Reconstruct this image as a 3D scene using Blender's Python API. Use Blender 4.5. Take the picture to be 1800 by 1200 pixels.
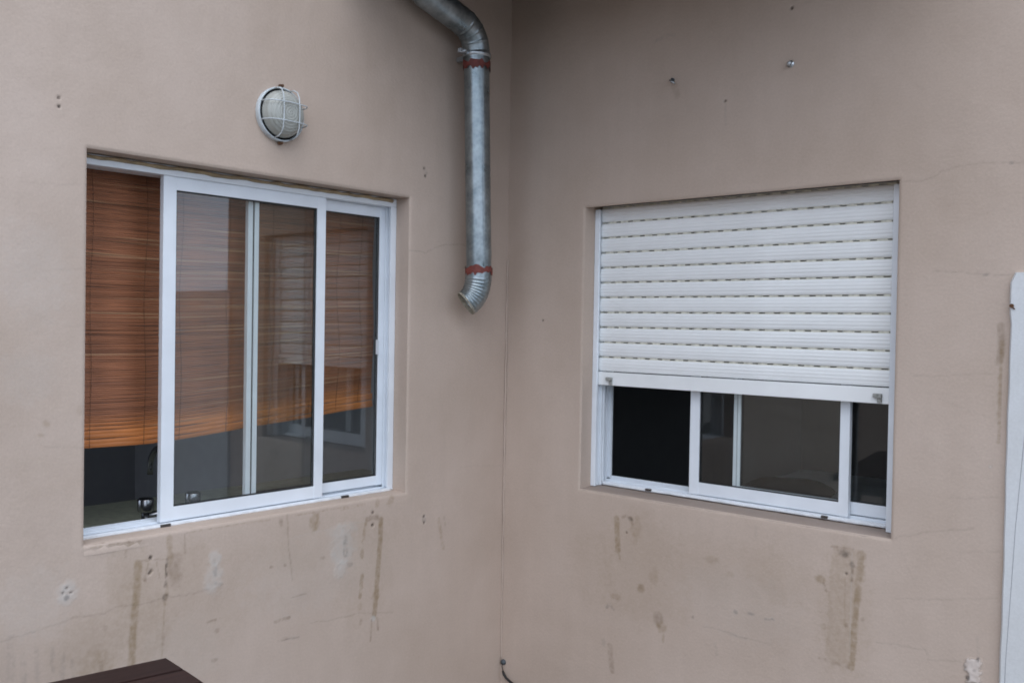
import bpy, bmesh, math, random
import numpy as np
from mathutils import Vector, Matrix

for o in list(bpy.data.objects):
    bpy.data.objects.remove(o)
scn = bpy.context.scene
COL = scn.collection
random.seed(7)
RNG = np.random.default_rng(7)
PI = math.pi

# ---------------------------------------------------------------- camera
cam = bpy.data.cameras.new('camera')
cam_o = bpy.data.objects.new('camera', cam)
COL.objects.link(cam_o)
scn.camera = cam_o
cam.sensor_fit = 'HORIZONTAL'
cam.sensor_width = 36.0
cam.lens = 36.0 * 1626.9 / 1800.0
cam.clip_start = 0.05
cam.clip_end = 6000
_yaw, _pit, _rol = math.radians(41.41), math.radians(-1.013), math.radians(0.968)
_d = Vector((math.cos(_pit) * math.cos(_yaw), math.cos(_pit) * math.sin(_yaw), math.sin(_pit)))
_r = Vector((math.sin(_yaw), -math.cos(_yaw), 0))
_u = _r.cross(_d)
_r2 = math.cos(_rol) * _r + math.sin(_rol) * _u
_u2 = -math.sin(_rol) * _r + math.cos(_rol) * _u
cam_o.matrix_world = Matrix(((_r2.x, _u2.x, -_d.x, -2.9093), (_r2.y, _u2.y, -_d.y, -2.5986), (_r2.z, _u2.z, -_d.z, 1.55), (0, 0, 0, 1)))

# ---------------------------------------------------------------- sky, sun, exposure
SUN_EL, SUN_AZ = math.radians(56), math.radians(226)     # azimuth of the sun, counter-clockwise from +x
world = bpy.data.worlds.new('World')
scn.world = world
world.use_nodes = True
wt = world.node_tree
for n in list(wt.nodes):
    wt.nodes.remove(n)
wo = wt.nodes.new('ShaderNodeOutputWorld')
wb = wt.nodes.new('ShaderNodeBackground')
sky = wt.nodes.new('ShaderNodeTexSky')
sky.sky_type = 'NISHITA'
sky.sun_disc = False
sky.sun_elevation = SUN_EL
sky.sun_rotation = PI / 2 - SUN_AZ
sky.air_density = 1.0
sky.dust_density = 2.0
sky.ozone_density = 1.0
hsv = wt.nodes.new('ShaderNodeHueSaturation')
hsv.inputs['Saturation'].default_value = 0.55
# overcast cloud layer: soft grey bands over the whole dome
tc = wt.nodes.new('ShaderNodeTexCoord')
mp = wt.nodes.new('ShaderNodeMapping')
mp.inputs['Scale'].default_value = (1.6, 1.6, 5.5)
nz = wt.nodes.new('ShaderNodeTexNoise')
nz.inputs['Scale'].default_value = 1.7
nz.inputs['Detail'].default_value = 6
nz.inputs['Roughness'].default_value = 0.55
rmp = wt.nodes.new('ShaderNodeMapRange')
rmp.inputs['From Min'].default_value = 0.3
rmp.inputs['From Max'].default_value = 0.7
rmp.inputs['To Min'].default_value = 0.72
rmp.inputs['To Max'].default_value = 1.28
mul = wt.nodes.new('ShaderNodeVectorMath')
mul.operation = 'SCALE'
wt.links.new(tc.outputs['Generated'], mp.inputs['Vector'])
wt.links.new(mp.outputs['Vector'], nz.inputs['Vector'])
wt.links.new(nz.outputs['Fac'], rmp.inputs['Value'])
wt.links.new(sky.outputs['Color'], hsv.inputs['Color'])
cld = wt.nodes.new('ShaderNodeMix')          # thick even cloud over most of the clear sky
cld.data_type = 'RGBA'
cld.inputs['Factor'].default_value = 0.8
cld.inputs['B'].default_value = (8.0, 9.3, 11.5, 1)
wt.links.new(hsv.outputs['Color'], cld.inputs['A'])
wt.links.new(cld.outputs['Result'], mul.inputs[0])
wt.links.new(rmp.outputs['Result'], mul.inputs['Scale'])
wt.links.new(mul.outputs['Vector'], wb.inputs['Color'])
wt.links.new(wb.outputs['Background'], wo.inputs['Surface'])
wb.inputs['Strength'].default_value = 0.10

sun_l = bpy.data.lights.new('sun', 'SUN')
sun_l.energy = 0.6
sun_l.angle = math.radians(70)
sun_l.color = (1.0, 0.96, 0.90)
sun_o = bpy.data.objects.new('sun', sun_l)
COL.objects.link(sun_o)
sun_o.location = (-4, -4, 8)
_sd = Vector((math.cos(SUN_EL) * math.cos(SUN_AZ), math.cos(SUN_EL) * math.sin(SUN_AZ), math.sin(SUN_EL)))
sun_o.rotation_euler = _sd.to_track_quat('Z', 'Y').to_euler()

scn.render.engine = 'CYCLES'
scn.cycles.filter_width = 1.8
scn.cycles.max_bounces = 10
scn.cycles.diffuse_bounces = 5
scn.cycles.glossy_bounces = 5
scn.cycles.transparent_max_bounces = 16
scn.cycles.caustics_reflective = False
scn.cycles.caustics_refractive = False
scn.view_settings.view_transform = 'Standard'
scn.view_settings.look = 'None'
scn.view_settings.exposure = 0.75
scn.view_settings.gamma = 1.0
scn.view_settings.use_curve_mapping = False

# ---------------------------------------------------------------- materials
def new_mat(name):
    m = bpy.data.materials.new(name)
    m.use_nodes = True
    nt = m.node_tree
    return m, nt, nt.nodes['Principled BSDF']

def simple(name, col, rough=0.5, metal=0.0, var=0.06, scale=12.0, bump=0.0, bscale=80.0, spec=0.5, stretch=(1, 1, 1)):
    m, nt, b = new_mat(name)
    t = nt.nodes.new('ShaderNodeTexCoord')
    mpn = nt.nodes.new('ShaderNodeMapping')
    mpn.inputs['Scale'].default_value = stretch
    n = nt.nodes.new('ShaderNodeTexNoise')
    n.inputs['Scale'].default_value = scale
    n.inputs['Detail'].default_value = 5
    r = nt.nodes.new('ShaderNodeMapRange')
    r.inputs['From Min'].default_value = 0.3
    r.inputs['From Max'].default_value = 0.7
    r.inputs['To Min'].default_value = 1 - var
    r.inputs['To Max'].default_value = 1 + var
    v = nt.nodes.new('ShaderNodeVectorMath')
    v.operation = 'SCALE'
    v.inputs[0].default_value = col
    nt.links.new(t.outputs['Object'], mpn.inputs['Vector'])
    nt.links.new(mpn.outputs['Vector'], n.inputs['Vector'])
    nt.links.new(n.outputs['Fac'], r.inputs['Value'])
    nt.links.new(r.outputs['Result'], v.inputs['Scale'])
    nt.links.new(v.outputs['Vector'], b.inputs['Base Color'])
    b.inputs['Roughness'].default_value = rough
    b.inputs['Metallic'].default_value = metal
    b.inputs['Specular IOR Level'].default_value = spec
    if bump > 0:
        n2 = nt.nodes.new('ShaderNodeTexNoise')
        n2.inputs['Scale'].default_value = bscale
        n2.inputs['Detail'].default_value = 4
        bp = nt.nodes.new('ShaderNodeBump')
        bp.inputs['Strength'].default_value = bump
        bp.inputs['Distance'].default_value = 0.002
        nt.links.new(mpn.outputs['Vector'], n2.inputs['Vector'])
        nt.links.new(n2.outputs['Fac'], bp.inputs['Height'])
        nt.links.new(bp.outputs['Normal'], b.inputs['Normal'])
    return m

PLASTER = (0.525, 0.420, 0.350)

def plaster(name, base, stained):
    m, nt, b = new_mat(name)
    t = nt.nodes.new('ShaderNodeTexCoord')
    n = nt.nodes.new('ShaderNodeTexNoise')
    n.inputs['Scale'].default_value = 2.2
    n.inputs['Detail'].default_value = 7
    n.inputs['Roughness'].default_value = 0.6
    cr = nt.nodes.new('ShaderNodeValToRGB')
    cr.color_ramp.elements[0].position = 0.32
    cr.color_ramp.elements[0].color = (base[0] * 0.93, base[1] * 0.92, base[2] * 0.90, 1)
    cr.color_ramp.elements[1].position = 0.68
    cr.color_ramp.elements[1].color = (base[0] * 1.05, base[1] * 1.06, base[2] * 1.07, 1)
    nt.links.new(t.outputs['Object'], n.inputs['Vector'])
    nt.links.new(n.outputs['Fac'], cr.inputs['Fac'])
    # fine speckle and faint vertical wash marks
    mp2 = nt.nodes.new('ShaderNodeMapping')
    mp2.inputs['Scale'].default_value = (9, 9, 1.1)
    n2 = nt.nodes.new('ShaderNodeTexNoise')
    n2.inputs['Scale'].default_value = 2.4
    n2.inputs['Detail'].default_value = 6
    r2 = nt.nodes.new('ShaderNodeMapRange')
    r2.inputs['From Min'].default_value = 0.3
    r2.inputs['From Max'].default_value = 0.7
    r2.inputs['To Min'].default_value = 0.985
    r2.inputs['To Max'].default_value = 1.013
    nt.links.new(t.outputs['Object'], mp2.inputs['Vector'])
    nt.links.new(mp2.outputs['Vector'], n2.inputs['Vector'])
    nt.links.new(n2.outputs['Fac'], r2.inputs['Value'])
    n4 = nt.nodes.new('ShaderNodeTexNoise')
    n4.inputs['Scale'].default_value = 140
    n4.inputs['Detail'].default_value = 3
    r4 = nt.nodes.new('ShaderNodeMapRange')
    r4.inputs['From Min'].default_value = 0.3
    r4.inputs['From Max'].default_value = 0.7
    r4.inputs['To Min'].default_value = 0.965
    r4.inputs['To Max'].default_value = 1.035
    nt.links.new(t.outputs['Object'], n4.inputs['Vector'])
    nt.links.new(n4.outputs['Fac'], r4.inputs['Value'])
    mm = nt.nodes.new('ShaderNodeMath')
    mm.operation = 'MULTIPLY'
    nt.links.new(r2.outputs['Result'], mm.inputs[0])
    nt.links.new(r4.outputs['Result'], mm.inputs[1])
    sc = nt.nodes.new('ShaderNodeVectorMath')
    sc.operation = 'SCALE'
    nt.links.new(cr.outputs['Color'], sc.inputs[0])
    nt.links.new(mm.outputs['Value'], sc.inputs['Scale'])
    out = sc.outputs['Vector']
    if stained:
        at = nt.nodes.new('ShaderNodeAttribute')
        at.attribute_name = 'stain_shade'
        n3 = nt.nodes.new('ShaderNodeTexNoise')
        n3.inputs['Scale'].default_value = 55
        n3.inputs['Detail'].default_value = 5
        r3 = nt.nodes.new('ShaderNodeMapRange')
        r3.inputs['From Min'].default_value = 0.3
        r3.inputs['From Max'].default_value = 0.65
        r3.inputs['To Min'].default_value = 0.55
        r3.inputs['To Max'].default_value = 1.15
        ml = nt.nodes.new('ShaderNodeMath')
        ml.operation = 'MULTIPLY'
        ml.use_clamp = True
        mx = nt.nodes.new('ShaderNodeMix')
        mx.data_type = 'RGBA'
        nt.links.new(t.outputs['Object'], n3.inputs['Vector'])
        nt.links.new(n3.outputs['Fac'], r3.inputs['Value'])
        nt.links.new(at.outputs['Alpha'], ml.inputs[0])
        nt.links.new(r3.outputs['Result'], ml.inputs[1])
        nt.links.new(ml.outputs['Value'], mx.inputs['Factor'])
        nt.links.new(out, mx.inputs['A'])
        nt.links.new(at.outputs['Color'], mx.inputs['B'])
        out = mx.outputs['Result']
    nt.links.new(out, b.inputs['Base Color'])
    b.inputs['Roughness'].default_value = 0.82
    b.inputs['Specular IOR Level'].default_value = 0.25
    n5 = nt.nodes.new('ShaderNodeTexNoise')
    n5.inputs['Scale'].default_value = 95
    n5.inputs['Detail'].default_value = 6
    bp = nt.nodes.new('ShaderNodeBump')
    bp.inputs['Strength'].default_value = 0.32
    bp.inputs['Distance'].default_value = 0.0025
    nt.links.new(t.outputs['Object'], n5.inputs['Vector'])
    nt.links.new(n5.outputs['Fac'], bp.inputs['Height'])
    nt.links.new(bp.outputs['Normal'], b.inputs['Normal'])
    return m

def glass(name, refl, tint=(0.955, 0.975, 0.97), dust=0.004):
    m = bpy.data.materials.new(name)
    m.use_nodes = True
    nt = m.node_tree
    for n in list(nt.nodes):
        nt.nodes.remove(n)
    out = nt.nodes.new('ShaderNodeOutputMaterial')
    tr = nt.nodes.new('ShaderNodeBsdfTransparent')
    tr.inputs['Color'].default_value = (*tint, 1)
    gl = nt.nodes.new('ShaderNodeBsdfGlossy')
    gl.inputs['Roughness'].default_value = 0.012
    lw = nt.nodes.new('ShaderNodeLayerWeight')
    lw.inputs['Blend'].default_value = 0.5
    pw = nt.nodes.new('ShaderNodeMath')
    pw.operation = 'POWER'
    pw.inputs[1].default_value = 5.0
    ma = nt.nodes.new('ShaderNodeMath')
    ma.operation = 'MULTIPLY_ADD'
    ma.inputs[1].default_value = 0.95
    ma.inputs[2].default_value = refl
    mx = nt.nodes.new('ShaderNodeMixShader')
    df = nt.nodes.new('ShaderNodeBsdfDiffuse')
    df.inputs['Color'].default_value = (0.6, 0.58, 0.55, 1)
    tc_ = nt.nodes.new('ShaderNodeTexCoord')
    nn = nt.nodes.new('ShaderNodeTexNoise')
    nn.inputs['Scale'].default_value = 14
    nn.inputs['Detail'].default_value = 6
    rr = nt.nodes.new('ShaderNodeMapRange')
    rr.inputs['From Min'].default_value = 0.35
    rr.inputs['From Max'].default_value = 0.75
    rr.inputs['To Min'].default_value = dust * 0.4
    rr.inputs['To Max'].default_value = dust * 2.0
    mx2 = nt.nodes.new('ShaderNodeMixShader')
    nt.links.new(lw.outputs['Facing'], pw.inputs[0])
    nt.links.new(pw.outputs['Value'], ma.inputs[0])
    nt.links.new(ma.outputs['Value'], mx.inputs['Fac'])
    nt.links.new(tr.outputs['BSDF'], mx.inputs[1])
    nt.links.new(gl.outputs['BSDF'], mx.inputs[2])
    nt.links.new(tc_.outputs['Object'], nn.inputs['Vector'])
    nt.links.new(nn.outputs['Fac'], rr.inputs['Value'])
    nt.links.new(rr.outputs['Result'], mx2.inputs['Fac'])
    nt.links.new(mx.outputs['Shader'], mx2.inputs[1])
    nt.links.new(df.outputs['BSDF'], mx2.inputs[2])
    nt.links.new(mx2.outputs['Shader'], out.inputs['Surface'])
    return m

def attr_mat(name, rough, grain=(3, 60, 60), var=0.12, spec=0.4):
    """colour from the mesh's own 'tint' attribute, with grain along x"""
    m, nt, b = new_mat(name)
    at = nt.nodes.new('ShaderNodeAttribute')
    at.attribute_name = 'tint'
    t = nt.nodes.new('ShaderNodeTexCoord')
    mpn = nt.nodes.new('ShaderNodeMapping')
    mpn.inputs['Scale'].default_value = grain
    n = nt.nodes.new('ShaderNodeTexNoise')
    n.inputs['Scale'].default_value = 2.0
    n.inputs['Detail'].default_value = 5
    r = nt.nodes.new('ShaderNodeMapRange')
    r.inputs['From Min'].default_value = 0.3
    r.inputs['From Max'].default_value = 0.7
    r.inputs['To Min'].default_value = 1 - var
    r.inputs['To Max'].default_value = 1 + var
    v = nt.nodes.new('ShaderNodeVectorMath')
    v.operation = 'SCALE'
    nt.links.new(t.outputs['Object'], mpn.inputs['Vector'])
    nt.links.new(mpn.outputs['Vector'], n.inputs['Vector'])
    nt.links.new(n.outputs['Fac'], r.inputs['Value'])
    nt.links.new(at.outputs['Color'], v.inputs[0])
    nt.links.new(r.outputs['Result'], v.inputs['Scale'])
    nt.links.new(v.outputs['Vector'], b.inputs['Base Color'])
    b.inputs['Roughness'].default_value = rough
    b.inputs['Specular IOR Level'].default_value = spec
    return m

def galvanised(name):
    m, nt, b = new_mat(name)
    t = nt.nodes.new('ShaderNodeTexCoord')
    vo = nt.nodes.new('ShaderNodeTexVoronoi')
    vo.inputs['Scale'].default_value = 70
    n = nt.nodes.new('ShaderNodeTexNoise')
    n.inputs['Scale'].default_value = 16
    n.inputs['Detail'].default_value = 6
    cr = nt.nodes.new('ShaderNodeValToRGB')
    cr.color_ramp.elements[0].position = 0.3
    cr.color_ramp.elements[0].color = (0.21, 0.25, 0.265, 1)
    cr.color_ramp.elements[1].position = 0.7
    cr.color_ramp.elements[1].color = (0.41, 0.455, 0.475, 1)
    r = nt.nodes.new('ShaderNodeMapRange')
    r.inputs['To Min'].default_value = 0.20
    r.inputs['To Max'].default_value = 0.42
    vr = nt.nodes.new('ShaderNodeMapRange')
    vr.inputs['From Max'].default_value = 0.8
    vr.inputs['To Min'].default_value = 0.4
    vr.inputs['To Max'].default_value = 1.0
    hv = nt.nodes.new('ShaderNodeMix')
    hv.data_type = 'RGBA'
    hv.blend_type = 'MULTIPLY'
    hv.inputs['Factor'].default_value = 0.4
    bp = nt.nodes.new('ShaderNodeBump')
    bp.inputs['Strength'].default_value = 0.12
    bp.inputs['Distance'].default_value = 0.002
    nt.links.new(t.outputs['Object'], vo.inputs['Vector'])
    nt.links.new(t.outputs['Object'], n.inputs['Vector'])
    nt.links.new(n.outputs['Fac'], cr.inputs['Fac'])
    nt.links.new(cr.outputs['Color'], hv.inputs['A'])
    nt.links.new(vo.outputs['Distance'], vr.inputs['Value'])
    nt.links.new(vr.outputs['Result'], hv.inputs['B'])
    nt.links.new(hv.outputs['Result'], b.inputs['Base Color'])
    nt.links.new(n.outputs['Fac'], r.inputs['Value'])
    nt.links.new(r.outputs['Result'], b.inputs['Roughness'])
    nt.links.new(n.outputs['Fac'], bp.inputs['Height'])
    nt.links.new(bp.outputs['Normal'], b.inputs['Normal'])
    b.inputs['Metallic'].default_value = 0.85
    return m

M = {}
M['wall'] = plaster('beige_plaster', PLASTER, True)
M['reveal'] = plaster('beige_plaster_reveal', PLASTER, False)
M['sill'] = plaster('sill_cement', (0.36, 0.29, 0.25), False)
M['white_wall'] = plaster('white_masonry_paint', (0.66, 0.67, 0.68), False)
M['alu'] = simple('white_aluminium', (0.78, 0.82, 0.865), 0.38, var=0.05, scale=9)
M['alu_in'] = simple('white_aluminium_dusty', (0.60, 0.62, 0.65), 0.5, var=0.08, scale=9)
M['pvc'] = simple('white_pvc', (0.87, 0.885, 0.885), 0.42, var=0.05, scale=5)
M['dusty_pvc'] = simple('dusty_pvc_hinge', (0.66, 0.64, 0.55), 0.8, var=0.2, scale=60)
M['caulk'] = simple('white_caulk', (0.74, 0.76, 0.78), 0.6, var=0.12, scale=30)
M['rubber'] = simple('black_rubber', (0.012, 0.012, 0.013), 0.6, var=0.1)
M['glass'] = glass('window_glass', 0.034)
M['glass_l'] = glass('window_glass_reflective', 0.060)  # reflectivity raised to strengthen the sky mirrored in the left panes
M['galv'] = galvanised('galvanised_steel')
M['red'] = simple('red_sealant', (0.17, 0.036, 0.027), 0.6, var=0.3, scale=60)
M['rust'] = simple('rusty_iron', (0.10, 0.045, 0.02), 0.8, var=0.4, scale=90)
M['lampwhite'] = simple('lamp_enamel', (0.52, 0.56, 0.58), 0.5, var=0.15, scale=25)
M['reed'] = attr_mat('bamboo_reed', 0.42)
M['cord'] = simple('blind_cord', (0.13, 0.06, 0.03), 0.8)
M['wood'] = attr_mat('dark_stained_wood', 0.55, grain=(2.5, 40, 40), var=0.35, spec=0.35)
M['soffit'] = simple('soffit_boards', (0.05, 0.038, 0.03), 0.8, var=0.15)
M['steel'] = simple('zinc_steel', (0.55, 0.58, 0.60), 0.35, metal=0.9, var=0.15, scale=80)
M['chrome'] = simple('chrome', (0.30, 0.30, 0.31), 0.22, metal=1.0, var=0.03)
M['slot_shade'] = simple('drain_hole_shade', (0.06, 0.05, 0.045), 0.9, var=0.3, scale=80)
M['cable'] = simple('black_cable', (0.012, 0.010, 0.010), 0.5)
M['pale_cover'] = simple('pale_bedspread', (0.75, 0.75, 0.75), 0.9, var=0.1, scale=8)
M['hairline'] = simple('hairline_dirt', (0.33, 0.33, 0.35), 0.9)
M['plug'] = simple('blue_grey_plug', (0.06, 0.072, 0.08), 0.6, var=0.3, scale=90)
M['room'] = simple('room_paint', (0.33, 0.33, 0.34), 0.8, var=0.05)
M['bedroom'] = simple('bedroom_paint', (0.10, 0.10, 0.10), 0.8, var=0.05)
M['counter'] = simple('green_granite', (0.46, 0.465, 0.35), 0.6, var=0.15, scale=40)
M['cabinet'] = simple('dark_cabinet', (0.035, 0.036, 0.04), 0.4, var=0.1)
M['cushion'] = simple('dark_fabric', (0.006, 0.006, 0.007), 1.0, var=0.2, scale=30, spec=0.0)
M['ground'] = simple('patio_concrete', (0.20, 0.19, 0.175), 0.85, var=0.15, scale=1.5, bump=0.2, bscale=60)

# ---------------------------------------------------------------- helpers
def tag(o, label=None, cat=None, group=None, kind=None):
    if label: o['label'] = label
    if cat: o['category'] = cat
    if group: o['group'] = group
    if kind: o['kind'] = kind
    return o

class Frame:
    """a base point and a quarter turn; (u, d, z) are along the wall, into the wall, up"""
    def __init__(self, root, base):
        self.root = root
        self.base = Vector(base)

def thing(name, label, cat, base, rot=0.0, group=None):
    o = bpy.data.objects.new(name, None)
    o.empty_display_size = 0.05
    COL.objects.link(o)
    b = Vector(base)
    o.location = Matrix.Rotation(rot, 3, 'Z') @ b
    o.rotation_euler = (0, 0, rot)
    tag(o, label, cat, group)
    return Frame(o, b)

def link(name, me, mat, parent=None):
    o = bpy.data.objects.new(name, me)
    COL.objects.link(o)
    if mat is not None and len(me.materials) == 0:
        me.materials.append(mat)
    if parent is not None:
        o.parent = parent
    return o

class MB:
    def __init__(self, base=(0, 0, 0)):
        self.bm = bmesh.new()
        self.b = Vector(base)
        self.tint = None
    def box(self, lo, hi, bev=0.0, seg=1, rot=None):
        lo = Vector(lo); hi = Vector(hi)
        c = (lo + hi) / 2; s = hi - lo
        mat = Matrix.Translation(c - self.b) @ (rot.to_4x4() if rot else Matrix.Identity(4)) @ Matrix.Diagonal((s.x, s.y, s.z, 1))
        r = bmesh.ops.create_cube(self.bm, size=1.0, matrix=mat)
        if bev > 0:
            es = set()
            for v in r['verts']:
                es.update(v.link_edges)
            bmesh.ops.bevel(self.bm, geom=list(es), offset=bev, segments=seg, affect='EDGES', profile=0.7)
        return self
    def tube(self, pts, rad, n=12, caps=True, closed=False):
        pts = [Vector(p) - self.b for p in pts]
        if not hasattr(rad, '__len__'):
            rad = [rad] * len(pts)
        rings = []
        prev = None
        for i, p in enumerate(pts):
            a = pts[max(i - 1, 0)]; c = pts[min(i + 1, len(pts) - 1)]
            t = (c - a).normalized()
            if prev is None:
                ref = Vector((0, 0, 1)) if abs(t.z) < 0.9 else Vector((1, 0, 0))
                x = t.cross(ref).normalized()
            else:
                x = (prev - t * prev.dot(t)).normalized()
            y = t.cross(x)
            prev = x
            rings.append([self.bm.verts.new(p + rad[i] * (math.cos(k * 2 * PI / n) * x + math.sin(k * 2 * PI / n) * y)) for k in range(n)])
        for a, b in zip(rings[:-1], rings[1:]):
            for k in range(n):
                f = self.bm.faces.new((a[k], a[(k + 1) % n], b[(k + 1) % n], b[k]))
                f.smooth = True
        if caps:
            self.bm.faces.new(rings[0][::-1])
            self.bm.faces.new(rings[-1])
        return self
    def lathe(self, prof, centre, axis='-d', n=32, smooth=True, captop=True):
        """prof: list of (radius, height) along axis"""
        c = Vector(centre) - self.b
        if axis == '-d':
            ax, X, Y = Vector((0, -1, 0)), Vector((1, 0, 0)), Vector((0, 0, 1))
        else:
            ax, X, Y = Vector((0, 0, 1)), Vector((1, 0, 0)), Vector((0, 1, 0))
        rings = []
        for r, h in prof:
            if r < 1e-6:
                rings.append([self.bm.verts.new(c + ax * h)])
            else:
                rings.append([self.bm.verts.new(c + ax * h + r * (math.cos(k * 2 * PI / n) * X + math.sin(k * 2 * PI / n) * Y)) for k in range(n)])
        for a, b in zip(rings[:-1], rings[1:]):
            for k in range(n):
                if len(a) == 1 and len(b) == 1: continue
                if len(a) == 1: vs = (a[0], b[(k + 1) % n], b[k])
                elif len(b) == 1: vs = (a[k], a[(k + 1) % n], b[0])
                else: vs = (a[k], a[(k + 1) % n], b[(k + 1) % n], b[k])
                f = self.bm.faces.new(vs)
                f.smooth = smooth
        return self
    def quad(self, *ps):
        f = self.bm.faces.new([self.bm.verts.new(Vector(p) - self.b) for p in ps])
        return f
    def mesh(self, name, recalc=True):
        if recalc:
            bmesh.ops.recalc_face_normals(self.bm, faces=self.bm.faces)
        me = bpy.data.meshes.new(name)
        self.bm.to_mesh(me)
        self.bm.free()
        return me
    def build(self, name, mat, parent=None, recalc=True):
        return link(name, self.mesh(name, recalc), mat, parent)

def set_tint(me, cols):
    """per-vertex tint, cols: (n,3)"""
    a = me.attributes.new('tint', 'FLOAT_COLOR', 'POINT')
    c = np.ones((len(me.vertices), 4), dtype=np.float32)
    c[:, :3] = cols
    a.data.foreach_set('color', c.ravel())

def vnoise(u, z, scale, seed):
    """smooth value noise in [0,1]"""
    rng = np.random.default_rng(seed)
    g = rng.random((256, 256))
    a = u * scale + 1000.3; b = z * scale + 1000.7
    i = np.floor(a).astype(int); j = np.floor(b).astype(int)
    fu = a - i; fz = b - j
    fu = fu * fu * (3 - 2 * fu); fz = fz * fz * (3 - 2 * fz)
    i %= 256; j %= 256
    i1 = (i + 1) % 256; j1 = (j + 1) % 256
    return (g[i, j] * (1 - fu) + g[i1, j] * fu) * (1 - fz) + (g[i, j1] * (1 - fu) + g[i1, j1] * fu) * fz

def fbm(u, z, scale, seed):
    return 0.55 * vnoise(u, z, scale, seed) + 0.3 * vnoise(u, z, scale * 2.1, seed + 1) + 0.15 * vnoise(u, z, scale * 4.3, seed + 2)

# ---------------------------------------------------------------- ground
g = MB()
g.quad((-1500, -1500, 0), (1500, -1500, 0), (1500, 1500, 0), (-1500, 1500, 0))
tag(g.build('ground', M['ground'], recalc=False), kind='structure')

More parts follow.
